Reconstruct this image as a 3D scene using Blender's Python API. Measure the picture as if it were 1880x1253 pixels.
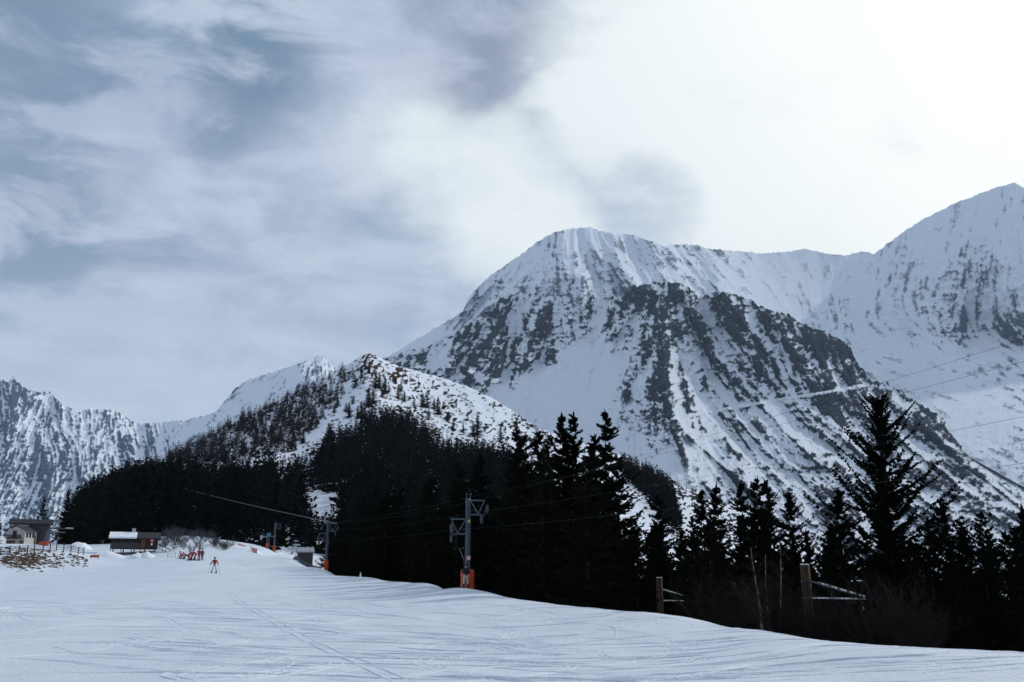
import bpy, bmesh, math, random
import numpy as np
from mathutils import Vector, Matrix

# ------------------------------------------------------------------ camera, sky, sun, exposure
scene = bpy.context.scene
for o in list(bpy.data.objects):
    bpy.data.objects.remove(o)
COL = scene.collection
F = 1845.0                      # focal length in photo pixels (1880 wide)
PITCH = math.radians(13.8)
EYE = np.array([0.0, 0.0, 1.7])
cam = bpy.data.cameras.new('camera')
cam.sensor_width = 36.0
cam.lens = F / 1880 * 36.0
cam.clip_start = 0.1
cam.clip_end = 80000
cam_o = bpy.data.objects.new('camera', cam)
cam_o.location = EYE
cam_o.rotation_euler = (math.pi / 2 + PITCH, 0, 0)
COL.objects.link(cam_o)
scene.camera = cam_o
SUN_AZ, SUN_EL = math.radians(50), math.radians(34)      # azimuth to the right of the view

def sdir(az, el):
    return Vector((math.sin(az) * math.cos(el), math.cos(az) * math.cos(el), math.sin(el)))

def ray(px, py):
    xc = (np.asarray(px, float) - 940) / F
    yc = (626.5 - np.asarray(py, float)) / F
    cp, sp = math.cos(PITCH), math.sin(PITCH)
    return xc, cp - yc * sp, sp + yc * cp

def P(px, py, r):
    """photo pixel + horizontal range in metres -> world point(s)"""
    x, y, z = ray(px, py)
    h = np.hypot(x, y)
    r = np.asarray(r, float)
    return np.stack([x / h * r, y / h * r, z / h * r + EYE[2]], -1)

def pdir(px, py):
    x, y, z = ray(px, py)
    return Vector((float(x), float(y), float(z))).normalized()

class NT:
    """small helper for node trees"""
    def __init__(self, nt):
        self.nt = nt
        nt.nodes.clear()
    def n(self, typ, **kw):
        nd = self.nt.nodes.new(typ)
        for k, v in kw.items():
            if k == 'ins':
                for i, val in v.items():
                    if isinstance(val, bpy.types.NodeSocket):
                        self.nt.links.new(val, nd.inputs[i])
                    else:
                        nd.inputs[i].default_value = val
            else:
                setattr(nd, k, v)
        return nd
    def link(self, a, b):
        self.nt.links.new(a, b)
    def math(self, op, a, b=0.0, c=0.0, clamp=False):
        m = self.n('ShaderNodeMath', operation=op, use_clamp=clamp, ins={0: a, 1: b, 2: c})
        return m.outputs[0]
    def vmath(self, op, a, b=(0, 0, 0)):
        m = self.n('ShaderNodeVectorMath', operation=op, ins={0: a, 1: b})
        return m.outputs['Value'] if op in ('DOT_PRODUCT', 'LENGTH', 'DISTANCE') else m.outputs[0]
    def smooth(self, v, a, b, lo=0.0, hi=1.0):
        m = self.n('ShaderNodeMapRange', interpolation_type='SMOOTHSTEP',
                   ins={'Value': v, 'From Min': a, 'From Max': b, 'To Min': lo, 'To Max': hi})
        return m.outputs[0]
    def noise(self, vec, scale, detail=5, rough=0.55, dist=0.0):
        return self.n('ShaderNodeTexNoise', ins={'Vector': vec, 'Scale': scale, 'Detail': detail,
                                                  'Roughness': rough, 'Distortion': dist})
    def mix(self, f, a, b, mode='MIX'):
        m = self.n('ShaderNodeMix', data_type='RGBA', blend_type=mode)
        for s, v in ((m.inputs[0], f), (m.inputs[6], a), (m.inputs[7], b)):
            if isinstance(v, bpy.types.NodeSocket):
                self.nt.links.new(v, s)
            elif s is m.inputs[0]:
                s.default_value = v
            else:
                s.default_value = (*v, 1) if len(v) == 3 else v
        return m.outputs[2]

world = bpy.data.worlds.new('World')
scene.world = world
world.use_nodes = True
W = NT(world.node_tree)
SKY_STRENGTH = 0.1
tc = W.n('ShaderNodeTexCoord')
dirv = W.vmath('NORMALIZE', tc.outputs['Generated'])
sky = W.n('ShaderNodeTexSky', sky_type='NISHITA')
sky.sun_disc = False
sky.sun_elevation = SUN_EL
sky.sun_rotation = SUN_AZ
sky.altitude = 1800
sky.air_density = 1.0
sky.dust_density = 1.0
# cloud space: flatten towards the horizon so that the layers lie
sepd = W.n('ShaderNodeSeparateXYZ', ins={0: dirv})
stretched = W.n('ShaderNodeCombineXYZ', ins={0: sepd.outputs[0], 1: sepd.outputs[1],
                                             2: W.math('MULTIPLY', sepd.outputs[2], 1.4)}).outputs[0]
wn = W.noise(stretched, 2.6, 6, 0.55)
warp = W.vmath('MULTIPLY', W.vmath('SUBTRACT', wn.outputs['Color'], (0.5, 0.5, 0.5)), (0.27, 0.27, 0.22))
dw = W.vmath('NORMALIZE', W.vmath('ADD', dirv, warp))
n_big = W.noise(stretched, 2.4, 7, 0.52, 0.25).outputs[0]
wisp = W.noise(W.vmath('MULTIPLY', stretched, (1, 1, 1.8)), 7.5, 10, 0.62, 0.5).outputs[0]
n_str = W.noise(W.vmath('MULTIPLY', stretched, (1, 1, 2.2)), 4.4, 7, 0.55, 0.2).outputs[0]

def blob(px, py, rad_deg, soft=1.0, v=None):
    d = pdir(px, py)
    dot = W.vmath('DOT_PRODUCT', v if v is not None else dw, tuple(d))
    return W.smooth(dot, math.cos(math.radians(rad_deg * (1 + 0.6 * soft))), math.cos(math.radians(rad_deg * (1 - 0.6 * soft))))

# thin grey-blue cloud deck: lavender grey with bluer, darker openings
deck = W.mix(W.smooth(n_big, 0.34, 0.68), (0.30, 0.405, 0.545), (0.50, 0.555, 0.70))
deck = W.mix(W.math('MULTIPLY', W.smooth(n_str, 0.42, 0.75), 0.6), deck, (0.585, 0.665, 0.81))
deck = W.mix(W.math('MULTIPLY', W.smooth(wisp, 0.44, 0.62), 0.6), deck, (0.60, 0.665, 0.80))
deck = W.mix(W.math('MULTIPLY', W.smooth(wisp, 0.50, 0.34), 0.45), deck, (0.28, 0.375, 0.50))
gap = None
for (px, py, rd, amt) in ((430, 70, 3.6, 0.85), (80, 400, 3.6, 0.6), (20, 90, 4.5, 0.55), (210, 440, 3.0, 0.4), (80, 250, 3.0, 0.4)):
    g = W.math('MULTIPLY', blob(px, py, rd, 1.1), amt)
    gap = g if gap is None else W.math('MAXIMUM', gap, g)
deck = W.mix(W.math('MULTIPLY', gap, W.math('ADD', 0.12, W.math('MULTIPLY', W.smooth(wisp, 0.6, 0.4), 0.88))), deck, (0.15, 0.245, 0.355))
gap2 = W.math('MAXIMUM', W.math('MULTIPLY', blob(1080, 80, 6.6, 0.9), 1.0), W.math('MULTIPLY', blob(940, 200, 2.6, 1.1), 0.5))
deck = W.mix(W.math('MULTIPLY', gap2, W.math('ADD', 0.35, W.math('MULTIPLY', W.smooth(wisp, 0.62, 0.38), 0.65))), deck, (0.29, 0.335, 0.46))
# paler veil low over the left ridge
low = W.smooth(sepd.outputs[2], 0.34, 0.12)
deck = W.mix(W.math('MULTIPLY', low, 0.6), deck, (0.58, 0.67, 0.79))
# the sun stands behind the cloud to the right: white veil around it, with torn edges
sd = sdir(SUN_AZ, SUN_EL)
fine = W.noise(stretched, 9.0, 8, 0.6, 0.3).outputs[0]
dot = W.vmath('DOT_PRODUCT', dw, tuple(pdir(1790, 130)))
veil = W.smooth(dot, math.cos(math.radians(25)), math.cos(math.radians(15)))
for (px, py, rd, amt) in ((1480, 330, 7.5, 1.0), (1180, 250, 3.8, 1.0), (860, 320, 3.6, 0.62), (960, 410, 4.4, 0.9), (730, 290, 3.0, 0.3), (1460, 110, 5.5, 0.9)):
    b = W.math('MULTIPLY', blob(px, py, rd, 1.25), amt)
    veil = W.math('MAXIMUM', veil, b)
blue_in = W.math('MAXIMUM', W.math('MULTIPLY', blob(1180, 390, 2.6, 1.0), 0.55), W.math('MULTIPLY', blob(1050, 330, 1.8, 1.0), 0.4))
veil = W.math('MULTIPLY', veil, W.math('SUBTRACT', 1.0, W.math('MULTIPLY', blue_in, W.smooth(fine, 0.3, 0.6))))
veil = W.math('ADD', veil, W.math('ADD', W.math('MULTIPLY', W.math('SUBTRACT', fine, 0.5), 0.9), W.math('MULTIPLY', W.math('SUBTRACT', n_big, 0.5), 0.5)))
veil = W.smooth(veil, -0.02, 1.02)
sunglow = W.smooth(W.vmath('DOT_PRODUCT', dirv, tuple(sd)), math.cos(math.radians(42)), 1.0)
white = W.mix(sunglow, (0.86, 0.93, 0.95), (1.15, 1.15, 1.1))
cloud = W.mix(veil, deck, white)
cloud_s = W.n('ShaderNodeVectorMath', operation='SCALE', ins={0: cloud, 'Scale': 1.0 / SKY_STRENGTH}).outputs[0]
thin = W.math('MULTIPLY', W.math('SUBTRACT', 1.0, veil), W.smooth(n_str, 0.6, 0.35, 0.0, 0.18))
skyc = W.mix(thin, cloud_s, sky.outputs[0])
bg = W.n('ShaderNodeBackground', ins={'Color': skyc, 'Strength': SKY_STRENGTH})
wo = W.n('ShaderNodeOutputWorld', ins={'Surface': bg.outputs[0]})

sun = bpy.data.lights.new('sun', 'SUN')
sun.energy = 2.2
sun.angle = math.radians(1.5)
sun.color = (1.0, 0.97, 0.92)
sun_o = bpy.data.objects.new('sun', sun)
sun_o.rotation_euler = (-sd).to_track_quat('-Z', 'Y').to_euler()
sun_o.location = (40, 30, 60)
COL.objects.link(sun_o)

scene.view_settings.view_transform = 'Standard'
scene.view_settings.look = 'None'
scene.view_settings.exposure = 0.0
scene.view_settings.gamma = 1.0
scene.view_settings.use_curve_mapping = False
scene.render.resolution_x, scene.render.resolution_y = 1024, 682
scene.cycles.max_bounces = 6
scene.cycles.volume_bounces = 0

# ------------------------------------------------------------------ helpers
def tag(o, label=None, cat=None, group=None, kind=None):
    if label: o['label'] = label
    if cat: o['category'] = cat
    if group: o['group'] = group
    if kind: o['kind'] = kind
    return o

def link(name, me, mat=None, parent=None, loc=None):
    o = bpy.data.objects.new(name, me)
    COL.objects.link(o)
    if mat is not None and me is not None and not me.materials:
        me.materials.append(mat)
    if parent is not None:
        o.parent = parent
    if loc is not None:
        o.location = loc
    return o

def thing(name, label, cat, loc, rz=0.0, group=None):
    o = bpy.data.objects.new(name, None)
    COL.objects.link(o)
    o.location = loc
    o.rotation_euler = (0, 0, rz)
    o.empty_display_size = 0.3
    return tag(o, label, cat, group)

def np_mesh(name, verts, faces, smooth=False):
    verts = np.ascontiguousarray(verts, np.float32)
    faces = np.ascontiguousarray(faces, np.int32)
    me = bpy.data.meshes.new(name)
    k = faces.shape[1]
    me.vertices.add(len(verts))
    me.vertices.foreach_set('co', verts.ravel())
    me.loops.add(faces.size)
    me.loops.foreach_set('vertex_index', faces.ravel())
    me.polygons.add(len(faces))
    me.polygons.foreach_set('loop_start', np.arange(0, faces.size, k, dtype=np.int32))
    try:
        me.polygons.foreach_set('loop_total', np.full(len(faces), k, np.int32))
    except Exception:
        pass
    me.update(calc_edges=True)
    if smooth:
        me.polygons.foreach_set('use_smooth', np.ones(len(me.polygons), bool))
    return me

def attr(me, name, data):
    a = me.attributes.new(name, 'FLOAT', 'POINT')
    a.data.foreach_set('value', np.ascontiguousarray(data, np.float32).ravel())

class MB:
    """collects shapes into one mesh"""
    def __init__(self):
        self.bm = bmesh.new()
    def box(self, c, s, rz=0.0, M=None, bevel=0.0):
        m = Matrix.Translation(c) @ Matrix.Rotation(rz, 4, 'Z') @ Matrix.Diagonal((s[0], s[1], s[2], 1))
        if M is not None:
            m = M @ m
        r = bmesh.ops.create_cube(self.bm, size=1.0, matrix=m)
        if bevel:
            es = {e for v in r['verts'] for e in v.link_edges}
            bmesh.ops.bevel(self.bm, geom=list(es), offset=bevel, segments=2, affect='EDGES', profile=0.6)
        return self
    def tube(self, pts, rad, n=8, cap=True):
        pts = [Vector(p) for p in pts]
        rads = rad if isinstance(rad, (list, tuple)) else [rad] * len(pts)
        rings = []
        up = Vector((0, 0, 1))
        for i, p in enumerate(pts):
            d = (pts[min(i + 1, len(pts) - 1)] - pts[max(i - 1, 0)]).normalized()
            a = d.cross(up if abs(d.z) < 0.95 else Vector((1, 0, 0))).normalized()
            b = d.cross(a)
            rings.append([self.bm.verts.new(p + (a * math.cos(t) + b * math.sin(t)) * rads[i])
                          for t in [2 * math.pi * k / n for k in range(n)]])
        for r0, r1 in zip(rings, rings[1:]):
            for k in range(n):
                self.bm.faces.new((r0[k], r0[(k + 1) % n], r1[(k + 1) % n], r1[k]))
        if cap:
            self.bm.faces.new(rings[0][::-1]); self.bm.faces.new(rings[-1])
        return self
    def lathe(self, prof, n=20, M=None):
        """profile [(radius, height)] around z"""
        rings = []
        for r, z in prof:
            rings.append([self.bm.verts.new((M or Matrix()) @ Vector((r * math.cos(2 * math.pi * k / n), r * math.sin(2 * math.pi * k / n), z))) for k in range(n)])
        for r0, r1 in zip(rings, rings[1:]):
            for k in range(n):
                self.bm.faces.new((r0[k], r0[(k + 1) % n], r1[(k + 1) % n], r1[k]))
        self.bm.faces.new(rings[0][::-1]); self.bm.faces.new(rings[-1])
        return self
    def poly(self, pts, depth):
        """prism: closed outline pts extruded by the vector depth"""
        d = Vector(depth)
        a = [self.bm.verts.new(Vector(p)) for p in pts]
        b = [self.bm.verts.new(Vector(p) + d) for p in pts]
        n = len(a)
        self.bm.faces.new(a); self.bm.faces.new(b[::-1])
        for k in range(n):
            self.bm.faces.new((a[k], b[k], b[(k + 1) % n], a[(k + 1) % n]))
        return self
    def mesh(self, name, smooth=False):
        me = bpy.data.meshes.new(name)
        bmesh.ops.recalc_face_normals(self.bm, faces=self.bm.faces)
        self.bm.to_mesh(me)
        self.bm.free()
        if smooth:
            for p in me.polygons: p.use_smooth = True
        return me
    def build(self, name, mat, parent=None, smooth=False, loc=None):
        return link(name, self.mesh(name, smooth), mat, parent, loc)

# ------------------------------------------------------------------ numpy noise and interpolation
RNG = np.random.default_rng(7)
PERM = RNG.permutation(512)
GR = RNG.normal(size=(512, 2)); GR /= np.linalg.norm(GR, axis=1)[:, None]

def gnoise(x, y):
    x = np.asarray(x, float); y = np.asarray(y, float)
    xi = np.floor(x).astype(int); yi = np.floor(y).astype(int)
    fx, fy = x - xi, y - yi
    u = fx * fx * fx * (fx * (fx * 6 - 15) + 10); v = fy * fy * fy * (fy * (fy * 6 - 15) + 10)
    def g(ix, iy, dx, dy):
        h = PERM[(PERM[ix & 511] + iy) & 511]
        return GR[h, 0] * dx + GR[h, 1] * dy
    a = g(xi, yi, fx, fy); b = g(xi + 1, yi, fx - 1, fy)
    c = g(xi, yi + 1, fx, fy - 1); d = g(xi + 1, yi + 1, fx - 1, fy - 1)
    return ((a + (b - a) * u) + ((c + (d - c) * u) - (a + (b - a) * u)) * v) * 1.5

def fbm(x, y, octv=5, gain=0.5, ridged=False):
    s = 0.0; a = 1.0; t = 0.0
    for k in range(octv):
        n = gnoise(x * 2 ** k + 17.3 * k, y * 2 ** k - 9.1 * k)
        if ridged: n = 1 - 2 * np.abs(n)
        s = s + a * n; t += a; a *= gain
    return s / t

class TPS:
    def __init__(self, xy, v, smooth=1e-3):
        xy = np.asarray(xy, float); v = np.asarray(v, float); n = len(xy)
        self.mu, self.sc = xy.mean(0), xy.std(0).max()
        q = (xy - self.mu) / self.sc; self.q = q
        K = self.k(q[:, None] - q[None]) + np.eye(n) * smooth
        Pm = np.hstack([np.ones((n, 1)), q])
        A = np.block([[K, Pm], [Pm.T, np.zeros((3, 3))]])
        w = np.linalg.solve(A, np.concatenate([v, np.zeros(3)]))
        self.w, self.a = w[:n], w[n:]
    @staticmethod
    def k(d):
        r2 = (d ** 2).sum(-1)
        return 0.5 * r2 * np.log(r2 + 1e-12)
    def __call__(self, x, y):
        x = np.asarray(x, float); sh = x.shape
        q = (np.stack([x.ravel(), np.asarray(y, float).ravel()], -1) - self.mu) / self.sc
        out = self.a[0] + q @ self.a[1:]
        for i in range(len(self.q)):
            out = out + self.w[i] * self.k(q - self.q[i])
        return out.reshape(sh)

def idw(pts, x, y, p=3.0, soft=8.0):
    num = 0; den = 0
    K = 4                                   # evaluated on a coarser grid, then interpolated
    xs, ys = x[::K, ::K], y[::K, ::K]
    for (a, b, *v) in pts:
        w = np.exp(-(p / 2) * np.log((xs - a) ** 2 + (ys - b) ** 2 + soft * soft))
        num = num + w[..., None] * np.array(v); den = den + w
    r = num / den[..., None]
    gy, gx = np.mgrid[0:x.shape[0], 0:x.shape[1]] / K
    r = np.stack([bilin(r[..., i], gx, gy) for i in range(r.shape[-1])], -1)
    return r[..., 0] if r.shape[-1] == 1 else r

def bilin(img, gx, gy):
    ny, nx = img.shape
    gx = np.clip(gx, 0, nx - 1.001); gy = np.clip(gy, 0, ny - 1.001)
    x0 = gx.astype(int); y0 = gy.astype(int); fx = gx - x0; fy = gy - y0
    return (img[y0, x0] * (1 - fx) + img[y0, x0 + 1] * fx) * (1 - fy) + (img[y0 + 1, x0] * (1 - fx) + img[y0 + 1, x0 + 1] * fx) * fy

def blur(img, s):
    if s < 0.6: return img
    n = int(3 * s); k = np.exp(-0.5 * (np.arange(-n, n + 1) / s) ** 2); k /= k.sum()
    f = lambda a: np.convolve(np.pad(a, n, mode='reflect'), k, 'valid')
    return np.apply_along_axis(f, 0, np.apply_along_axis(f, 1, img))

def lic(fx, fy, sc, L, seed):
    """streaks that run along the fall line (fx, fy)"""
    ny, nx = fx.shape
    img = blur(np.random.default_rng(seed).normal(size=(ny, nx)), sc)
    gy, gx = np.mgrid[0:ny, 0:nx].astype(float)
    out = img.copy(); st = max(1.6, sc * 0.8)
    img = img.astype(np.float32); fx = fx.astype(np.float32); fy = fy.astype(np.float32)
    for sg in (1, -1):
        x, y = gx.astype(np.float32), gy.astype(np.float32)
        ix, iy = gx.astype(np.int32), gy.astype(np.int32)
        for i in range(int(L / st)):
            x += sg * st * fx[iy, ix]; y += sg * st * fy[iy, ix]
            ix = np.clip(np.rint(x).astype(np.int32), 0, nx - 1); iy = np.clip(np.rint(y).astype(np.int32), 0, ny - 1)
            out += img[iy, ix] * (1 - i * st / L)
    out -= out.mean()
    return out / out.std()

def uniform_rank(a):
    r = np.empty(a.size); r[np.argsort(a.ravel())] = np.linspace(0, 1, a.size)
    return r.reshape(a.shape)

def sstep(x, a, b):
    t = np.clip((x - a) / (b - a), 0, 1); return t * t * (3 - 2 * t)

def pl(pts, x):
    pts = np.array(pts, float); return np.interp(x, pts[:, 0], pts[:, 1])

# ------------------------------------------------------------------ materials
def new_mat(name):
    m = bpy.data.materials.new(name); m.use_nodes = True
    return m, NT(m.node_tree)

def plain(name, col, rough=0.6, var=0.25, scale=6.0, metal=0.0, bump=0.0, bscale=40.0, stretch=(1, 1, 1), spec=0.3):
    """paint, wood, cloth...: base colour with uneven wear"""
    m, t = new_mat(name)
    co = t.n('ShaderNodeTexCoord').outputs['Object']
    co = t.vmath('MULTIPLY', co, stretch)
    n = t.noise(co, scale, 5, 0.6).outputs[0]
    f = t.smooth(n, 0.3, 0.7, 1 - var, 1 + var)
    c = t.n('ShaderNodeVectorMath', operation='SCALE', ins={0: col, 'Scale': f}).outputs[0]
    b = t.n('ShaderNodeBsdfPrincipled', ins={'Base Color': c, 'Roughness': rough, 'Metallic': metal, 'Specular IOR Level': spec})
    if bump:
        bn = t.n('ShaderNodeBump', ins={'Strength': bump, 'Distance': 0.02, 'Height': t.noise(co, bscale, 4).outputs[0]})
        t.link(bn.outputs[0], b.inputs['Normal'])
    t.n('ShaderNodeOutputMaterial', ins={'Surface': b.outputs[0]})
    return m

def snow_rock(name, unit, snow=(0.74, 0.79, 0.85), rock=(0.055, 0.06, 0.07), rock2=(0.11, 0.115, 0.125), brown=None, bump=0.5, soft=0.1):
    """snow with rock where the attribute 'rock' says; unit = size in metres of the finest grain"""
    m, t = new_mat(name)
    co = t.n('ShaderNodeTexCoord').outputs['Object']
    a = t.n('ShaderNodeAttribute', attribute_name='rock').outputs['Fac']
    n1 = t.noise(co, 1.0 / unit, 6, 0.72).outputs[0]
    n2 = t.noise(co, 0.25 / unit, 5, 0.6).outputs[0]
    f = t.smooth(t.math('ADD', a, t.math('MULTIPLY', t.math('SUBTRACT', n1, 0.5), 1.3)), 0.5 - soft, 0.5 + soft)
    n3 = t.noise(co, 0.8 / unit, 4, 0.65).outputs[0]
    rc = t.mix(t.smooth(t.math('ADD', t.math('MULTIPLY', n2, 0.4), t.math('MULTIPLY', n3, 0.6)), 0.38, 0.64), rock, rock2)
    if brown is not None:
        ab = t.n('ShaderNodeAttribute', attribute_name='brown').outputs['Fac']
        rc = t.mix(ab, rc, brown)
    sc = t.mix(t.smooth(n2, 0.3, 0.7), tuple(0.94 * c for c in snow), snow)
    c = t.mix(f, sc, rc)
    bn = t.n('ShaderNodeBump', ins={'Strength': bump, 'Distance': unit * 0.6, 'Height': t.math('ADD', n1, t.math('MULTIPLY', f, 0.5))})
    b = t.n('ShaderNodeBsdfPrincipled', ins={'Base Color': c, 'Roughness': 0.75, 'Normal': bn.outputs[0], 'Specular IOR Level': 0.0})
    t.n('ShaderNodeOutputMaterial', ins={'Surface': b.outputs[0]})
    return m
# ------------------------------------------------------------------ terrain layers (real ranges in metres)
class Layer:
    def __init__(self, x0, x1, y0, y1, step, depth, flow, dens):
        self.x0, self.y0, self.step = x0, y0, step
        xs = np.arange(x0, x1 + step, step); ys = np.arange(y0, y1 + step, step)
        self.X, self.Y = np.meshgrid(xs, ys)
        d = np.array(depth, float)
        self.lr = TPS(d[:, :2], np.log(d[:, 2]), 2e-3)(self.X, self.Y)
        fl = idw(flow, self.X, self.Y, 3.0, 30)
        fl /= np.linalg.norm(fl, axis=-1)[..., None]
        self.fx, self.fy = fl[..., 0], fl[..., 1]
        self.D = idw(dens, self.X, self.Y, 3.2, 10) if dens else np.zeros_like(self.X)
        self.disp = np.zeros_like(self.X); self.rock = np.zeros_like(self.X); self.brown = np.zeros_like(self.X)
    def s(self, img, px, py):
        return bilin(img, (np.asarray(px, float) - self.x0) / self.step, (np.asarray(py, float) - self.y0) / self.step)
    def R(self, px, py):
        return np.exp(self.s(self.lr, px, py)) - self.s(self.disp, px, py)
    def at(self, px, py):
        return P(px, py, self.R(px, py))
    def build(self, name, xa, xb, top, bot, mat, nx=None, ny=None, jag=0.0, jagf=0.1, back=(40, 8)):
        nx = nx or int((xb - xa) / self.step); ny = ny or 300
        xs = np.linspace(xa, xb, nx)
        tp = pl(top, xs); tp = tp + jag * fbm(xs * jagf, xs * 0 + 3.3, 5, 0.6)
        bt = np.maximum(pl(bot, xs), tp + 6)
        v = np.linspace(0, 1, ny)[:, None]
        PX = np.broadcast_to(xs, (ny, nx)); PY = bt + (tp - bt) * v
        V = self.at(PX, PY)
        # the far side of the crest falls away behind it
        topv = V[-1]; d = topv[:, :2] / np.linalg.norm(topv[:, :2], axis=1)[:, None]
        rows = [V]
        for k in range(1, back[1] + 1):
            b = topv.copy(); q = back[0] * k * (1 + 0.25 * k)
            b[:, :2] += d * q; b[:, 2] -= q * 0.55 + 0.1 * q * fbm(xs * 0.05 + k, xs * 0 + k)
            rows.append(b[None])
        V = np.concatenate(rows, 0); nr = V.shape[0]
        idx = np.arange(nr * nx).reshape(nr, nx)
        f = np.stack([idx[:-1, :-1], idx[:-1, 1:], idx[1:, 1:], idx[1:, :-1]], -1).reshape(-1, 4)
        me = np_mesh(name, V.reshape(-1, 3), f, True)
        for nm, img in (('rock', self.rock), ('brown', self.brown)):
            q = self.s(img, PX, PY); q = np.concatenate([q, np.repeat(q[-1:], nr - ny, 0)], 0)
            attr(me, nm, q)
        o = link(name, me, mat)
        tag(o, kind='structure')
        return o

# ---- layer A: the high mountain, its far ridge, the glacier bowl
A_TOP = [(640,712),(690,680),(720,650),(770,620),(830,585),(850,572),(862,545),(880,525),(905,503),(930,485),(965,462),(985,445),(1015,428),(1050,420),(1085,418),(1100,424),(1130,430),(1160,431),(1185,440),(1220,452),(1230,449),(1280,450),(1300,457),(1335,460),(1400,465),(1450,462),(1480,457),(1520,466),(1550,470),(1575,464),(1588,461),(1605,467),(1620,455),(1660,425),(1700,400),(1750,375),(1800,355),(1840,341),(1862,335),(1880,345),(2000,400),(2100,430)]
B_TOP = [(600,720),(690,665),(714,655),(745,647),(775,640),(800,628),(822,622),(850,600),(880,580),(915,552),(940,541),(985,541),(1010,545),(1060,543),(1090,545),(1140,546),(1160,530),(1185,520),(1215,519),(1245,521),(1285,540),(1330,538),(1365,544),(1400,565),(1430,574),(1455,582),(1480,598),(1520,612),(1550,628),(1562,640),(1575,668),(1600,700),(1625,702),(1660,722),(1700,748),(1740,772),(1790,800),(1830,822),(1880,850),(2000,905),(2100,950)]
A_DEPTH = [(640,712,5200),(720,650,5000),(850,572,5000),(930,485,5100),(1015,428,5200),(1085,418,5250),(1160,431,5300),(1230,450,5450),(1300,457,6000),(1400,465,6300),(1480,457,6400),(1588,461,6300),(1660,425,5900),(1750,375,5650),(1862,335,5500),(2050,410,5500),
 (900,540,4930),(960,500,4880),(1000,520,4720),(1050,500,4640),(1060,450,4980),(1120,500,4840),(1200,490,5090),(1260,530,5080),(1330,530,5300),(1400,560,5300),(1480,540,5700),(1600,560,5500),(1700,500,5350),(1700,600,5000),(1820,500,5150),(1880,600,4900),(1780,632,5080),(1650,630,5100),(1880,632,5050),(1780,645,4950),(1650,660,4720),(1880,665,4680),(1760,690,4300),(1880,700,4250),(1750,725,3950),(1880,760,3580),(1650,740,3850),(1880,850,3050),(1700,800,3350),
 (800,680,4500),(900,650,4500),(1100,620,4500),(1300,650,4500),(1500,680,4500),(2080,600,4900),(2080,800,3800),(640,780,4500),(1200,800,4000)]
A_FLOW = [(760,640,-1,.8),(880,540,-.75,1),(950,500,-.5,1),(1040,470,-.05,1),(1120,470,.55,1),(1200,490,.65,1),(1270,520,.8,1),(1380,510,.8,.7),(1480,520,.3,1),(1600,520,-.4,1),(1700,450,-.35,1),(1850,450,-.1,1),(1760,560,-.15,1),(1650,640,1,.25),(1800,680,1,.22),(1850,760,1,.35),(1900,640,.5,.5)]
A_DENS = [(740,650,.15),(800,610,.1),(860,560,.42),(890,530,.38),(900,580,.45),(950,500,.36),(960,540,.4),(1000,450,.3),(1040,440,.22),(1050,500,.34),(1080,440,.18),(1110,470,.22),(1100,520,.22),(1150,460,.2),(1140,530,.5),(1180,480,.24),(1190,500,.1),(1175,515,.4),(1230,490,.22),(1240,510,.12),(1270,500,.48),(1290,520,.52),(1310,500,.25),(1340,510,.1),(1380,540,.05),(1420,480,.1),(1480,500,.06),(1550,520,.08),(1460,560,.12),(1560,560,.25),(1600,480,.2),(1640,500,.28),(1700,440,.04),(1800,400,.03),(1850,450,.06),(1720,480,.1),(1850,510,.1),(1680,480,.24),(1760,520,.5),(1800,500,.42),(1790,560,.5),(1740,600,.66),(1700,600,.55),(1780,600,.5),(1660,570,.2),(1830,560,.2),(1845,600,.85),(1870,590,.9),(1880,560,.3),(1640,600,.2),(1560,600,.3),(1600,640,.25),(1680,635,.3),(1800,640,.25),(1650,670,.1),(1700,660,.08),(1760,690,.16),(1830,690,.3),(1860,720,.35),(1780,740,.05),(1680,710,.04),(1720,760,.12),(1840,780,.12),(1880,800,.3)]
la = Layer(620, 2100, 320, 900, 1.4, A_DEPTH, A_FLOW, A_DENS)
r1 = lic(la.fx, la.fy, 8, 70, 1); r2 = lic(la.fx, la.fy, 3, 34, 2); r3 = lic(la.fx, la.fy, 1.2, 12, 3)
f1 = fbm(la.X / 40, la.Y / 30, 6, 0.6, True); f2 = fbm(la.X / 11, la.Y / 8, 5, 0.65)
def steep(lay):
    p = P(lay.X, lay.Y, np.exp(lay.lr) - lay.disp)
    n = np.cross(np.gradient(p, axis=1), np.gradient(p, axis=0)); n /= np.linalg.norm(n, axis=-1)[..., None] + 1e-9
    st = 1 - np.abs(n[..., 2])
    st = st - 0.8 * blur(st, 26)
    return np.clip(st / st.std(), -2.5, 2.5)
def rk_mix(r2, r3, f1, f2, w):
    return uniform_rank(w[0] * r2 + w[1] * r3 + w[2] * f1 / f1.std() + w[3] * f2 / f2.std())
calm = sstep(la.D, 0.03, 0.3)
la.disp = (0.35 + 0.65 * calm) * (55 * r1 + 22 * r2 + 7 * r3) * (1 - .68 * sstep(la.X, 1300, 1420)) * (1 - .6 * sstep(la.X, 1520, 1600) * sstep(la.Y, 615, 650)) + (24 * f1 + 14 * f2) * (0.2 + calm)
v = uniform_rank(0.5 * steep(la) + 0.15 * r1 + 0.42 * r2 + 0.75 * r3 + 0.45 * f2 / f2.std() + 0.2 * f1 / f1.std()) + np.minimum(la.D * np.where(la.X > 1480, .72, .85), .84) * 1.08 - 1.08
la.rock = np.clip(0.5 + 0.9 * v, -0.3, 1.2)
la.disp = la.disp + 6 * sstep(la.rock, .4, .6)
MAT_A = snow_rock('high_mountain_snow', 10.0, rock=(0.05, 0.065, 0.09), rock2=(0.13, 0.15, 0.185), soft=0.2, bump=0.4)
A_BOT = [(x, y + 45) for x, y in B_TOP]
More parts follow.
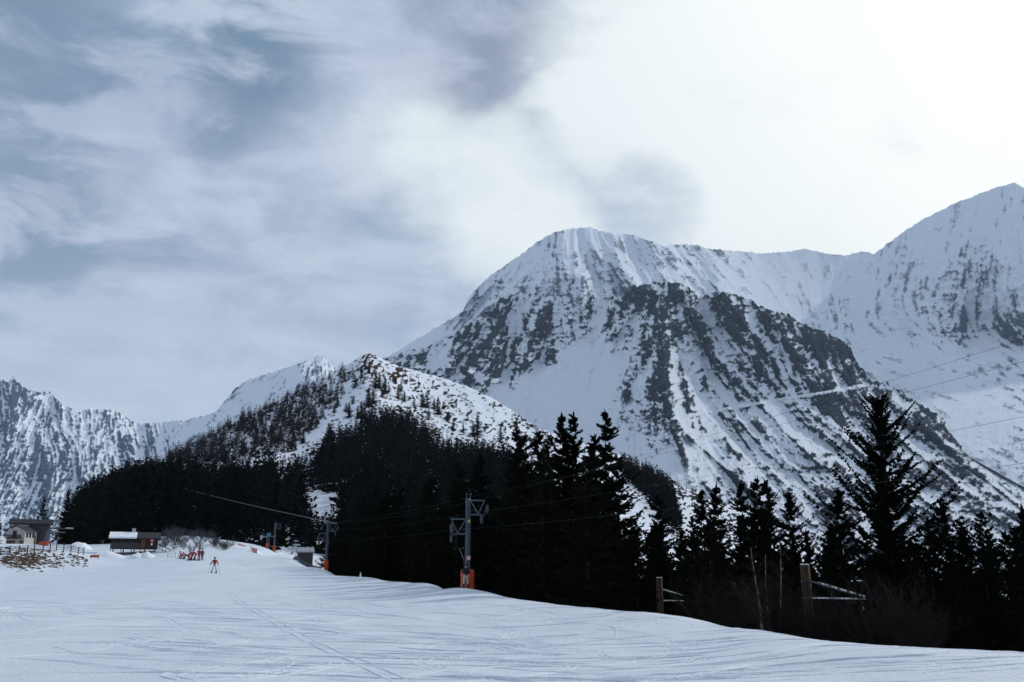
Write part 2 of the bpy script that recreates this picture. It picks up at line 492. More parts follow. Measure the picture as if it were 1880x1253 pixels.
la.build('snow_mountain', 650, 2080, A_TOP, A_BOT, MAT_A, nx=760, ny=170, jag=4.0, jagf=0.12, back=(45, 7))

# ---- layer B: the dark rocky buttress in front of it with the snow bowl
B_DEPTH = [(600,720,4300),(714,655,4200),(800,628,4300),(915,552,4500),(1010,545,4550),(1090,545,4500),(1140,546,4450),(1190,520,4250),(1245,521,4230),(1330,538,4250),(1400,565,4200),(1480,598,4150),(1562,640,4050),(1600,700,3900),(1700,748,3650),(1790,800,3450),(1880,850,3300),(2080,940,3100),
 (800,680,4000),(900,620,4250),(930,690,3950),(1000,620,4250),(1050,680,3950),(1100,600,4250),(1050,760,3500),(950,780,3400),(1150,650,4000),(1215,620,3800),(1215,700,3400),(1225,780,2950),(1150,800,3150),(1140,720,3600),(1280,640,3960),(1300,720,3590),(1380,640,3900),(1400,720,3560),(1480,680,3640),(1550,700,3640),(1300,800,3040),(1400,800,3040),(1500,780,3100),(1600,760,3420),(1300,880,2450),(1200,880,2500),(1450,880,2500),(1600,860,2720),(1700,840,2980),(1850,900,2800),(1500,980,2050),(1700,960,2250),(1900,980,2400),(1100,900,2500),(900,850,3000),(700,800,3600),(2080,1040,2500),(1900,1180,1500),(1500,1180,1200),(1300,1010,1800),(700,1000,2800)]
B_FLOW = [(760,660,-.6,1),(850,640,-.5,1),(930,600,-.25,1),(1000,620,-.1,1),(1060,600,0,1),(1050,720,-.1,1),(1130,600,-.5,1),(1190,560,-.2,1),(1160,680,-.55,1),(1215,650,-.02,1),(1180,760,-.3,1),(1230,760,.15,1),(1270,620,.5,1),(1330,600,.5,1),(1300,720,.75,1),(1400,640,.4,1),(1480,640,.45,1),(1400,760,.85,.9),(1540,700,.4,1),(1350,860,.9,1),(1500,820,1,.8),(1620,760,.75,1),(1650,850,1,.7),(1800,860,1,.62),(1880,950,1,.7),(1550,950,.9,.9),(1150,850,.3,1)]
B_DENS = [(725,660,.62),(760,655,.55),(790,645,.4),(800,660,.12),(815,655,.1),(830,640,.6),(800,685,.5),(790,690,.55),(840,670,.4),(860,625,.6),(850,690,.55),(870,705,.6),(880,680,.5),(885,640,.62),(915,580,.72),(945,560,.68),(930,620,.6),(940,660,.72),(930,690,.5),(960,600,.35),(975,570,.45),(1000,600,.82),(1000,640,.78),(1010,560,.5),(985,660,.65),(960,700,.1),(1030,580,.42),(1050,610,.45),(1060,560,.5),(1090,560,.52),(1090,600,.42),(1040,650,.12),(1120,570,.5),(1140,600,.55),(1110,635,.15),(1170,560,.55),(1160,610,.6),(1200,540,.62),(1240,560,.72),(1230,590,.6),(1270,570,.62),(1215,630,.62),(1190,650,.55),(1150,640,.42),(1170,690,.48),(1150,700,.3),(1130,690,.05),(1160,740,.25),(1180,720,.42),(1215,700,.6),(1210,760,.42),(1225,800,.25),(1245,700,.5),(1250,730,.45),(1260,640,.2),(1280,660,.3),(1300,600,.66),(1290,700,.55),(1330,570,.66),(1310,640,.55),(1345,640,.3),(1360,600,.66),(1380,680,.62),(1350,720,.45),(1400,580,.78),(1400,650,.72),(1430,690,.6),(1440,620,.82),(1480,630,.88),(1500,680,.9),(1540,660,.9),(1550,700,.95),(1500,710,.85),(1450,720,.55),(1575,710,.75),(1590,730,.5),(1540,735,.75),(1480,745,.45),(1420,750,.3),(1380,770,.4),(1300,760,.36),(1260,780,.3),(1270,820,.12),(1290,790,.55),(1310,830,.5),(1340,860,.55),(1370,890,.5),(1230,850,.06),(1200,900,.05),(1330,800,.35),(1380,810,.4),(1440,790,.42),(1500,800,.4),(1550,770,.5),(1600,770,.3),(1620,720,.6),(1640,740,.6),(1680,760,.62),(1640,790,.45),(1720,790,.5),(1700,830,.4),(1760,840,.42),(1800,830,.3),(1850,860,.3),(1880,900,.32),(1450,860,.42),(1420,900,.3),(1500,880,.55),(1540,920,.5),(1480,930,.35),(1560,850,.4),(1640,860,.4),(1720,890,.4),(1800,900,.42),(1860,960,.35),(1740,950,.42),(1000,720,.0),(1050,700,.0),(1100,700,.0),(950,740,.02),(1100,780,.02),(1000,760,.12),(980,790,.18),(1050,790,.05),(920,720,.02),(880,730,.05),(1130,820,.1),(1080,840,.03),(1300,960,.2),(1120,900,.05),(1000,690,.0),(1065,650,.02),(1110,670,.0),(1050,740,.0)]
lb = Layer(590, 2100, 500, 1190, 1.3, B_DEPTH, B_FLOW, B_DENS)
RIBS = [[(1195,522),(1212,600),(1216,680),(1228,760),(1262,800),(1300,832),(1345,872),(1400,925),(1460,985)],
 [(1245,522),(1275,590),(1310,650),(1352,700),(1395,740),(1450,800),(1520,870)],[(1330,540),(1372,600),(1420,660),(1450,712)],[(1400,566),(1445,630),(1500,690),(1540,730)],
 [(1600,702),(1650,745),(1700,790),(1760,840),(1840,905),(1920,970)],[(1480,748),(1540,800),(1600,850),(1680,905),(1760,965)],[(1560,745),(1640,800),(1720,860),(1800,925)],[(1300,700),(1345,760),(1400,820),(1460,880)],
 [(1190,524),(1165,575),(1135,610),(1105,632)],[(1205,610),(1180,665),(1155,705),(1150,740)],[(942,545),(915,600),(880,650),(842,690)],[(1010,548),(1006,600),(990,650),(945,690)],[(985,545),(960,610),(935,665),(900,700)],[(890,585),(855,640),(815,690)],[(840,662),(862,690),(880,712)],[(1222,680),(1232,730),(1240,790),(1262,860)]]
rib_h = np.zeros_like(lb.X); rib_d = np.zeros_like(lb.X)
for ri, rb in enumerate(RIBS):
    c = np.array(rb, float); u = np.linspace(0, len(c) - 1, 160)
    cx = np.interp(u, np.arange(len(c)), c[:, 0]) + 5 * fbm(u * 1.7 + ri * 7, u * 0, 4, .6); cy = np.interp(u, np.arange(len(c)), c[:, 1])
    o_ = np.argsort(cy); dx = lb.X - np.interp(lb.Y, cy[o_], cx[o_]); on_ = sstep(lb.Y, cy.min() - 4, cy.min() + 14) * (1 - sstep(lb.Y, cy.max() - 30, cy.max() + 4))
    rib_h = np.maximum(rib_h, on_ * np.exp(-np.abs(dx) / 13)); rib_d += on_ * (0.34 * np.exp(-((dx + 2) / 6) ** 2) - 0.20 * np.exp(-((dx - 13) / 7) ** 2))
lb.D = np.clip(lb.D * 1.0 + rib_d * sstep(lb.D, .02, .25), 0, 1)
r1 = lic(lb.fx, lb.fy, 9, 80, 11); r2 = lic(lb.fx, lb.fy, 3.5, 40, 12); r3 = lic(lb.fx, lb.fy, 1.2, 11, 13)
f1 = fbm(lb.X / 34, lb.Y / 26, 6, 0.62, True); f2 = fbm(lb.X / 11, lb.Y / 9, 5, 0.68)
calm = sstep(lb.D, 0.02, 0.3)
lb.disp = calm * (40 * r1 + 18 * r2 + 5 * r3) + calm * 30 * f1 + calm * 18 * f2 + 70 * rib_h + (1 - calm) * (6 * fbm(lb.X / 60, lb.Y / 40, 3) + 1.5 * r2)
v = uniform_rank(0.6 * steep(lb) + 0.3 * r1 + 0.5 * r2 + 0.35 * r3 + 0.4 * f2 / f2.std() + 0.35 * f1 / f1.std()) + np.minimum(np.clip((lb.D - .4) * 1.2 + .4, 0, 1), .8 - .09 * sstep(lb.X, 1350, 1450)) * 1.08 - 1.08
lb.rock = np.clip(0.5 + 1.0 * v, -0.3, 1.2)
lb.disp = lb.disp + 5 * sstep(lb.rock, .4, .6)
# the old mountain railway line cut across the face: a level shelf of snow
ty = pl([(1235, 769), (1300, 757), (1400, 739), (1500, 723), (1560, 713), (1592, 706)], lb.X)
dl = lb.Y - ty
on = (lb.X > 1232) & (lb.X < 1594)
lb.rock = np.where(on & (np.abs(dl) < 2.2), -0.3, lb.rock)
lb.disp = lb.disp + np.where(on, 9 * np.exp(-((dl - 1.0) / 2.2) ** 2), 0)
MAT_B = snow_rock('buttress_snow', 8.0, rock=(0.004, 0.006, 0.011), rock2=(0.055, 0.064, 0.084), soft=0.13, bump=0.8)
B_BOT = [(590, 800), (700, 800), (800, 850), (1000, 900), (1150, 980), (1300, 1050), (1400, 1150), (1500, 1180), (2100, 1180)]
lb.build('rocky_buttress', 600, 2080, B_TOP, B_BOT, MAT_B, nx=960, ny=325, jag=11.0, jagf=0.1, back=(30, 7))

# ---- layer C: far needles and the snow dome on the left
C_TOP = [(-260,760),(-160,720),(-60,712),(-10,700),(0,699),(6,697),(12,702),(18,699),(24,690),(29,700),(36,703),(42,712),(48,713),(54,717),(62,711),(67,719),(73,722),(80,718),(85,723),(93,718),(99,727),(108,737),(116,744),(124,746),(135,753),(150,754),(158,752),(167,749),(180,753),(205,752),(218,757),(232,766),(243,774),(251,778),(300,775),(340,771),(380,762),(396,756),(405,746),(418,730),(432,714),(446,703),(460,696),(500,684),(530,674),(560,663),(575,656),(584,654),(593,656),(601,662),(608,670),(640,695),(700,730)]
C_DEPTH = [(-260,760,9000),(0,699,9200),(100,727,9300),(167,749,9200),(250,778,9400),(396,756,8600),(460,696,8800),(584,654,8600),(700,730,8600),(50,780,8400),(120,800,8300),(200,800,8500),(300,810,8300),(420,760,8200),(500,720,8100),(560,700,7700),(600,720,7600),(520,745,7500),(30,860,7300),(120,870,7200),(200,860,7400),(350,800,8000),(300,850,7300),(60,940,6300),(200,930,6300),(450,800,7300),(400,850,6800),(650,800,7000),(-200,900,7000)]
C_FLOW = [(0,760,.1,1),(60,780,-.5,1),(120,800,.6,1),(30,880,-.5,1),(180,800,-.3,1),(230,820,.5,1),(100,920,-.35,1),(300,800,.3,.7),(350,790,-.8,.5),(450,740,-.8,.6),(560,690,-.6,1),(590,690,.3,1),(520,740,-.9,.6),(400,830,-.9,.5)]
C_DENS = [(0,740,.7),(30,730,.6),(70,740,.62),(60,790,.3),(20,800,.65),(90,770,.6),(40,770,.35),(110,800,.5),(130,770,.25),(90,830,.6),(20,850,.5),(50,880,.6),(100,880,.6),(140,840,.45),(170,790,.3),(160,760,.45),(200,770,.4),(190,820,.3),(230,800,.55),(210,850,.55),(240,840,.6),(270,810,.4),(260,790,.25),(300,790,.3),(290,830,.5),(330,800,.25),(370,780,.08),(420,750,.08),(410,735,.45),(430,722,.4),(460,720,.1),(500,700,.06),(540,690,.08),(480,740,.05),(560,690,.4),(585,680,.42),(570,720,.45),(520,735,.4),(500,745,.45),(540,720,.4),(600,700,.45),(430,780,.3),(400,800,.3),(360,820,.35),(20,930,.6),(80,930,.6)]
lc = Layer(-270, 710, 640, 1000, 1.2, C_DEPTH, C_FLOW, C_DENS)
r1 = lic(lc.fx, lc.fy, 8, 60, 21); r2 = lic(lc.fx, lc.fy, 2.2, 26, 22); r3 = lic(lc.fx, lc.fy, 0.9, 9, 23)
f1 = fbm(lc.X / 24, lc.Y / 20, 6, 0.6, True); f2 = fbm(lc.X / 7, lc.Y / 6, 5, 0.68)
calm = sstep(lc.D, 0.05, 0.35)
lc.disp = (0.2 + 0.8 * calm) * (60 * r1 + 28 * r2 + 10 * r3) + (55 * f1 + 35 * f2) * calm
v = uniform_rank(0.5 * steep(lc) + 0.15 * r1 + 0.42 * r2 + 0.75 * r3 + 0.45 * f2 / f2.std() + 0.2 * f1 / f1.std()) + np.minimum(lc.D * 1.0, .84) * 1.08 - 1.08
lc.rock = np.clip(0.5 + 0.95 * v, -0.3, 1.2)
lc.disp = lc.disp + 10 * sstep(lc.rock, .4, .6)
MAT_C = snow_rock('far_peaks_snow', 16.0, rock=(0.02, 0.035, 0.065), rock2=(0.06, 0.08, 0.12), soft=0.18, bump=0.4)
lc.build('distant_peaks', -260, 700, C_TOP, [(-260, 985), (300, 985), (500, 850), (700, 830)], MAT_C, nx=640, ny=210, jag=4.5, jagf=0.2, back=(60, 6))

# ---- layer D: the wooded hill in the middle distance
D_TOP = [(-200,1000),(40,985),(100,968),(130,935),(150,915),(180,900),(250,872),(310,838),(360,815),(400,790),(440,766),(480,747),(520,736),(560,712),(600,690),(640,668),(665,653),(680,649),(695,655),(715,666),(760,680),(820,697),(870,715),(910,735),(950,760),(985,785),(1020,798),(1080,818),(1150,838),(1200,864),(1250,890),(1300,915),(1350,936),(1400,955),(1450,978),(1520,1012),(1600,1050)]
D_DEPTH = [(-200,1000,420),(100,968,520),(180,922,700),(250,882,900),(310,838,1120),(400,790,1180),(480,747,1180),(560,712,1190),(640,668,1180),(680,649,1150),(715,666,1170),(760,680,1210),(870,715,1220),(950,760,1150),(1020,798,1080),(1150,838,960),(1300,915,820),(1520,1012,640),
 (400,850,820),(480,800,930),(550,820,800),(560,770,980),(620,720,1060),(680,700,1030),(690,740,930),(700,800,760),(760,740,1040),(850,760,1075),(830,820,790),(950,820,900),(1000,860,720),(1100,860,760),(1200,930,620),(300,900,560),(220,920,520),(500,900,520),(600,915,470),(700,900,500),(900,920,450),(1100,980,420),(1300,1010,480),(200,1000,320),(350,985,320),(500,990,330),(650,1020,320),(850,1060,320),(1200,1120,320),(1500,1080,500),(0,1010,330)]
D_FLOW = [(300,870,-.6,1),(560,780,-.4,1),(680,700,0,1),(850,780,.5,1),(1000,820,.7,1),(1200,920,.7,1)]
D_DENS = [(672,655,.5),(690,658,.6),(705,668,.6),(720,680,.5),(735,690,.4),(690,690,.3),(660,665,.3),(640,680,.35),(700,720,.15),(760,690,.22),(800,710,.25),(850,730,.22),(780,730,.12),(830,770,.3),(880,760,.15),(920,770,.2),(955,775,.5),(900,800,.25),(980,790,.5),(960,745,.3),(1150,845,.2),(1220,880,.5),(1290,912,.6),(640,720,.06),(600,750,.3),(560,770,.4),(500,790,.35),(450,800,.35),(400,820,.3),(350,840,.3),(600,800,.15),(640,760,.05),(560,830,.3),(1200,950,.3),(590,920,.0),(1260,930,.35)]
ld = Layer(-220, 1620, 620, 1180, 2.0, D_DEPTH, D_FLOW, D_DENS)
r2 = lic(ld.fx, ld.fy, 3, 30, 31); f1 = fbm(ld.X / 30, ld.Y / 22, 5, 0.6); f2 = fbm(ld.X / 7, ld.Y / 4.5, 4, 0.6)
ld.rock = sstep(rk_mix(r2, r2, f1, f2, (.1, 0, .5, .9)) + ld.D * 0.8 - 1.0, -0.08, 0.06)
ld.brown = sstep(idw([(680, 655, 1), (705, 670, 1), (735, 692, .8), (700, 690, .7), (640, 690, .1), (780, 720, .2), (600, 740, 0), (900, 760, .25), (950, 770, .5), (500, 800, .3), (1250, 900, .2)], ld.X, ld.Y), 0.2, 0.9)
ld.disp = 5 * f1 + 1.5 * f2 + 2 * r2
MAT_D = snow_rock('hill_snow', 2.2, rock=(0.02, 0.02, 0.019), rock2=(0.05, 0.046, 0.04), brown=(0.06, 0.034, 0.02), soft=0.14, bump=0.5)
ld.build('wooded_hill', -200, 1600, D_TOP, [(-200, 1030), (300, 1030), (560, 1030), (800, 1090), (1200, 1150), (1600, 1150)], MAT_D, nx=620, ny=170, jag=3.0, jagf=0.12, back=(14, 8))

# ---- near ground: the piste, its banks and the slope that drops into the forest
EDGE = [(2250,1210,22),(1880,1200,28),(1640,1189,34),(1480,1171,40),(1390,1157,44),(1300,1143,50),(1210,1130,56),(1100,1119,61),(1000,1108,66),(900,1088,73),(858,1083,78),(800,1075,90),(760,1071,100),(700,1065,113),(660,1060,125),(597,1046,154),(560,1036,175)]
G = []     # az, ln r, z
def gp(px, py, r): 
    p = P(px, py, r); G.append((math.atan2(p[0], p[1]), math.log(r), p[2])); return p
for px, py, r in EDGE:
    p = gp(px, py, r); az = math.atan2(p[0], p[1]); k = 1.0 if px > 700 else 0.45
    for dr, dz in ((8, 1.2), (22, 5.0), (60, 14.0), (140, 24)):
        G.append((az, math.log(r + dr), p[2] - dz * k))
for px, py, r in ((500,1012,250),(470,1005,252),(450,1003,254),(430,1000,252),(545,1024,215),(390,1053,120),(340,1030,165),(300,1026,185),(250,1025,197),(180,1030,185),(120,1040,158),(0,1045,150),(-250,1050,140),
                  (60,1018,168),(0,1024,160),(120,1014,185),(0,1004,215),(60,1000,250),(150,1008,230),(-200,1010,220),(330,1008,212),(400,1010,218),(290,986,248),(350,985,250),(400,991,250),(300,990,285),(400,996,285),(470,1012,290),(500,1020,290),(440,1014,215),(470,1016,215),(500,1022,215),(240,1000,260),(200,1003,255),
                  (0,1100,68),(400,1100,70),(650,1100,71),(0,1160,38),(400,1160,40),(940,1160,44),(940,1125,57),(1300,1190,35),(600,1075,100),(480,1050,140),(700,1077,92),(700,1067.5,104),(660,1066,108),(660,1074,95),(760,1080,86),(760,1092,72),(800,1084,79),(800,1096,67),(640,1061,122),(597,1056,132),(597,1065,116),(540,1064,115),(480,1064,115),(450,1045,150),(545,1041,160),(600,1086,88),(858,1091,69),(500,1030,190),(450,1026,190),(500,1043,158),(420,1070,100),(730,1072,98),(545,1050,142),(900,1097,66),(1100,1126,55),(1300,1150,45),
                  (0,1253,19.5),(470,1253,19.5),(940,1253,19.5),(1410,1253,20),(1880,1253,20.5),(-300,1253,19.5),(2200,1253,20)):
    gp(px, py, r)
for a in (-0.75, -0.4, 0, 0.4, 0.75):
    for r in (2, 6):
        G.append((a, math.log(r), 0.0))
    G.append((a, math.log(520), 3.0 if a < -0.1 else (-16 if a < 0.2 else -34)))
    G.append((a, math.log(900), -25 if a < -0.1 else -70))
G = np.array(G)
g_tps = TPS(G[:, :2] * np.array([2.2, 1.0]), G[:, 2], 1e-4)
def gz_base(x, y):
    x = np.asarray(x, float); y = np.asarray(y, float)
    az = np.clip(np.arctan2(x, y), -0.8, 0.8); r = np.hypot(x, y)
    return g_tps(az * 2.2, np.log(np.clip(r, 2.0, 900)))
def gz(x, y):
    x = np.asarray(x, float); y = np.asarray(y, float); r = np.hypot(x, y)
    return gz_base(x, y) + sstep(r, 2, 30) * (0.05 * fbm(x / 5.0, y / 5.0, 4) + 0.05 * fbm(x / 17.0, y / 17.0, 3)) 
def gpt(px, r):
    """point on the ground below photo column px at range r"""
    p = P(px, 1080, r); return np.array([p[0], p[1], float(gz(p[0], p[1]))])
azs = np.concatenate([np.linspace(-math.pi, -0.62, 60)[:-1], np.linspace(-0.62, 0.62, 480), np.linspace(0.62, math.pi, 60)[1:]])
rs = np.concatenate([[0.05], np.geomspace(1.0, 330, 270), np.geomspace(340, 3000, 30)])
AZ, RR = np.meshgrid(azs, rs)
GX, GY = np.sin(AZ) * RR, np.cos(AZ) * RR
GZ = gz(GX, GY)
GZ = np.where(RR > 900, GZ - (RR - 900) * 0.12, GZ)
nr, nc = GX.shape
idx = np.arange(nr * nc).reshape(nr, nc)
fq = np.stack([idx[:-1, :-1], idx[:-1, 1:], idx[1:, 1:], idx[1:, :-1]], -1).reshape(-1, 4)[:, ::-1]
gm = np_mesh('snow_slope', np.stack([GX, GY, GZ], -1).reshape(-1, 3), fq, True)
def piste_mat():
    m, t = new_mat('piste_snow')
    co = t.n('ShaderNodeTexCoord').outputs['Object']
    a = t.n('ShaderNodeAttribute', attribute_name='rock').outputs['Fac']
    # groomed snow: fine corduroy, scraped patches, crumbs
    st = t.vmath('MULTIPLY', co, (1.0, 0.45, 1.0))
    n0 = t.noise(st, 0.35, 5, 0.6).outputs[0]
    n1 = t.noise(t.vmath('MULTIPLY', co, (0.9, 1.0, 1)), 2.2, 6, 0.6, 0.4).outputs[0]
    n2 = t.noise(co, 14.0, 4, 0.6).outputs[0]
    sc = t.mix(t.smooth(n0, 0.35, 0.7), (0.575, 0.635, 0.70), (0.64, 0.70, 0.765))
    nr_ = t.noise(co, 1.3, 5, 0.65).outputs[0]
    f = t.smooth(t.math('ADD', a, t.math('MULTIPLY', t.math('SUBTRACT', nr_, 0.5), 1.3)), 0.42, 0.58)
    dirt = t.mix(t.smooth(n2, 0.35, 0.65), (0.035, 0.022, 0.013), (0.10, 0.065, 0.035))
    c = t.mix(f, sc, dirt)
    h = t.math('ADD', t.math('MULTIPLY', n1, 0.32), t.math('ADD', t.math('MULTIPLY', n2, 0.3), t.math('MULTIPLY', n0, 0.8)))
    bn = t.n('ShaderNodeBump', ins={'Strength': 0.8, 'Distance': 0.22, 'Height': h})
    b = t.n('ShaderNodeBsdfPrincipled', ins={'Base Color': c, 'Roughness': 0.6, 'Specular IOR Level': 0.25, 'Normal': bn.outputs[0]})
    t.n('ShaderNodeOutputMaterial', ins={'Surface': b.outputs[0]})
    return m
MAT_PISTE = piste_mat()
# bare turf showing through on the bank at the far left and in the wood
xy_b = [(P(px, 1080, r)[:2], v, s) for px, r, v, s in ((20, 157, .5, 5), (50, 160, .52, 5), (85, 164, .38, 5), (-20, 158, .42, 6), (110, 172, .3, 6), (60, 178, .5, 4), (10, 170, .4, 5))]
rk = np.zeros_like(GX)
for c, v, s in xy_b:
    rk = np.maximum(rk, v * np.exp(-((GX - c[0]) ** 2 / (2 * s * s) + (GY - c[1]) ** 2 / (2 * (s * 1.3) ** 2))))
edge_r = np.interp(AZ, sorted([math.atan2(P(a, b, c)[0], P(a, b, c)[1]) for a, b, c in EDGE]), [c for a, b, c in sorted(EDGE)])
edge_az = math.atan2(*P(600, 1046, 154)[:2])
wood = sstep(RR - edge_r, 8, 30) * (AZ > edge_az)
rk = np.maximum(rk, 0.62 * wood)
attr(gm, 'rock', rk)
go = link('snow_slope', gm, MAT_PISTE); tag(go, kind='structure')
# ------------------------------------------------------------------ trees
MAT_SPRUCE = plain('spruce_needles', (0.0045, 0.006, 0.0045), 0.9, 0.45, 1.2, spec=0.0)
MAT_SPRUCE_PALE = plain('spruce_needles_open', (0.006, 0.0075, 0.0045), 0.9, 0.5, 1.2, spec=0.0)
def needles(name, lo, hi, attrname=None):
    m, t = new_mat(name)
    rv = t.n('ShaderNodeAttribute', attribute_name=attrname).outputs['Fac'] if attrname else t.n('ShaderNodeObjectInfo').outputs['Random']
    co = t.n('ShaderNodeTexCoord').outputs['Object']
    n = t.noise(co, 0.9, 4, 0.6).outputs[0]
    c = t.mix(t.math('MULTIPLY', rv, t.smooth(n, 0.3, 0.7, 0.5, 1.2), clamp=True), lo, hi)
    b = t.n('ShaderNodeBsdfPrincipled', ins={'Base Color': c, 'Roughness': 0.95, 'Specular IOR Level': 0.0})
    t.n('ShaderNodeOutputMaterial', ins={'Surface': b.outputs[0]})
    return m
MAT_SPRUCE = needles('spruce_needles', (0.003, 0.004, 0.003), (0.010, 0.013, 0.008))
MAT_SPRUCE_PALE = needles('spruce_needles_open', (0.004, 0.005, 0.0035), (0.013, 0.015, 0.008))  # slightly paler needles, for every other spruce kind and the big spruce
MAT_FAR = needles('far_forest', (0.0025, 0.0035, 0.003), (0.010, 0.013, 0.009), 'tone')
MAT_BARK = plain('spruce_bark', (0.02, 0.015, 0.012), 0.9, 0.4, 3.0, bump=0.4, bscale=12, spec=0.05)
MAT_LARCH = plain('bare_larch_twigs', (0.020, 0.015, 0.014), 0.9, 0.4, 0.6, spec=0.0)
MAT_TWIG = plain('bare_twigs', (0.014, 0.012, 0.011), 0.85, 0.4, 2.0, spec=0.05)
MAT_BIRCH = plain('birch_bark', (0.15, 0.14, 0.125), 0.7, 0.6, 5.0, stretch=(1, 1, 3))

def crown(seed, H, R, nwh, per, seg, spr, low=0.06, e_lo=-18, e_hi=38, curve=0.25, shape=0.85, slen=0.055, ragged=0.3, gap=0.0):
    """spruce boughs as many small needle sprays: (quads, 4, 3)"""
    g = np.random.default_rng(seed)
    nb = nwh * per
    t = low + (1 - low) * (np.repeat(np.arange(nwh), per) + g.uniform(0, 1, nb)) / nwh
    t = np.clip(t, low, 0.995)
    keep = g.uniform(size=nb) > gap
    t = t[keep]; nb = len(t)
    ang = g.uniform(0, 2 * np.pi, nb)
    lob = 1 + 0.18 * np.sin(ang * 2 + seed) + 0.12 * np.sin(ang * 3 + t * 9)
    L = R * (1 - t) ** shape * g.uniform(1 - ragged, 1 + ragged * 0.5, nb) * lob + 0.012 * H
    el = np.radians(e_lo + (e_hi - e_lo) * t ** 0.8 + g.normal(0, 7, nb))
    u = (np.arange(seg) + 0.6) / seg
    dx, dy = np.cos(ang), np.sin(ang)
    rad = L[:, None] * u
    base = np.stack([dx[:, None] * rad, dy[:, None] * rad,
                     (t * H)[:, None] + np.tan(el)[:, None] * rad + curve * L[:, None] * (u ** 2 - 0.25 * u)], -1)     # nb,seg,3
    base = np.repeat(base[:, :, None], spr, 2)
    sh = base.shape[:3]
    bd = np.stack([dx, dy, np.tan(el) + curve * 0.8], -1)
    bd /= np.linalg.norm(bd, axis=1)[:, None]
    lat = np.stack([-dy, dx, dx * 0], -1)
    w = g.choice([-1, 1], sh)[..., None] * g.uniform(0.15, 1.0, sh)[..., None]
    d = bd[:, None, None] * g.uniform(0.4, 1.0, sh)[..., None] + lat[:, None, None] * w + np.array([0, 0, 1.0]) * g.normal(-0.05, 0.38, sh)[..., None]
    d /= np.linalg.norm(d, axis=-1)[..., None]
    l = slen * H * g.uniform(0.6, 1.25, sh) * (0.32 + 0.68 * (1 - t))[:, None, None] * (1.15 - 0.5 * u)[None, :, None]
    rv = g.normal(size=d.shape); pr = np.cross(d, rv); pr /= np.linalg.norm(pr, axis=-1)[..., None] + 1e-9
    wd = (l * g.uniform(0.16, 0.30, sh))[..., None]
    a = base - d * (l * 0.15)[..., None]; m = base + d * (l * 0.45)[..., None]; tip = base + d * l[..., None]
    q = np.stack([a, m + pr * wd, tip, m - pr * wd], -2)
    # leader shoot
    n = 14 if H > 1.5 else 3; zz = H * g.uniform(.955, 1.0, n); an = g.uniform(0, 6.28, n); ll = 0.030 * H * g.uniform(.7, 1.2, n)
    b0 = np.stack([zz * 0, zz * 0, zz - .01 * H], -1); dd = np.stack([np.cos(an) * .28, np.sin(an) * .28, np.ones(n)], -1)
    pp = np.stack([-np.sin(an), np.cos(an), an * 0], -1) * (ll * .16)[:, None]
    lead = np.stack([b0, b0 + dd * (ll * .5)[:, None] + pp, b0 + dd * ll[:, None], b0 + dd * (ll * .5)[:, None] - pp], -2)
    return np.concatenate([q.reshape(-1, 4, 3), lead])

def quads_mesh(name, q):
    v = q.reshape(-1, 3); f = np.arange(len(v)).reshape(-1, 4)
    return np_mesh(name, v, f)

def segs_quads(segs, n=3):
    """tapered sticks [(p0, p1, r0, r1)] as n-sided prisms -> quads"""
    p0 = np.array([s[0] for s in segs], float); p1 = np.array([s[1] for s in segs], float)
    r0 = np.array([s[2] for s in segs], float); r1 = np.array([s[3] for s in segs], float)
    d = p1 - p0; d /= np.linalg.norm(d, axis=1)[:, None] + 1e-9
    a = np.cross(d, [0.31, 0.77, 0.12]); a /= np.linalg.norm(a, axis=1)[:, None] + 1e-9
    b = np.cross(d, a); out = []
    for k in range(n):
        c0, s0 = math.cos(2 * math.pi * k / n), math.sin(2 * math.pi * k / n)
        c1, s1 = math.cos(2 * math.pi * (k + 1) / n), math.sin(2 * math.pi * (k + 1) / n)
        o0 = a * c0 + b * s0; o1 = a * c1 + b * s1
        out.append(np.stack([p0 + o0 * r0[:, None], p0 + o1 * r0[:, None], p1 + o1 * r1[:, None], p1 + o0 * r1[:, None]], 1))
    return np.concatenate(out)

def trunk_mesh(name, H, r, lean=0.0, seed=0):
    rnd = random.Random(seed)
    pts = [(lean * H * t * t + rnd.uniform(-.01, .01) * H * t, rnd.uniform(-.008, .008) * H * t, H * t) for t in (0, .05, .2, .4, .6, .8, .97)]
    return MB().tube(pts, [r * 1.35, r, r * .85, r * .65, r * .45, r * .22, r * .05], 9).mesh(name, True)

# a handful of spruce kinds, 18 m tall, copied with their parts
KINDS = []
for k, (R, nwh, gap, ehi, elo, shp) in enumerate([(4.5, 26, .1, 26, -16, .84), (4.2, 27, .12, 24, -22, .88), (4.9, 25, .15, 28, -12, .8), (4.0, 28, .1, 22, -25, .9), (4.8, 24, .18, 26, -8, .8), (3.8, 27, .1, 24, -20, .85)]):
    cm = quads_mesh('crown', crown(100 + k, 18, R, nwh, 7, 9, 6, e_lo=elo, e_hi=ehi, gap=gap, shape=shp, curve=0.2, slen=.042, ragged=.5))
    cm.materials.append(MAT_SPRUCE if k % 2 else MAT_SPRUCE_PALE)
    tm = trunk_mesh('trunk', 18, 0.24, 0.0, k); tm.materials.append(MAT_BARK)
    KINDS.append((cm, tm))
def spruce(loc, H, kind, rz, label, group=None, fat=1.0):
    t = thing('spruce_tree', label, 'tree', loc, rz, group)
    s = H / 18.0
    for nm, me in (('crown', KINDS[kind][0]), ('trunk', KINDS[kind][1])):
        o = link(nm, me, None, t)
        o.scale = (s * fat, s * fat, s)
    return t

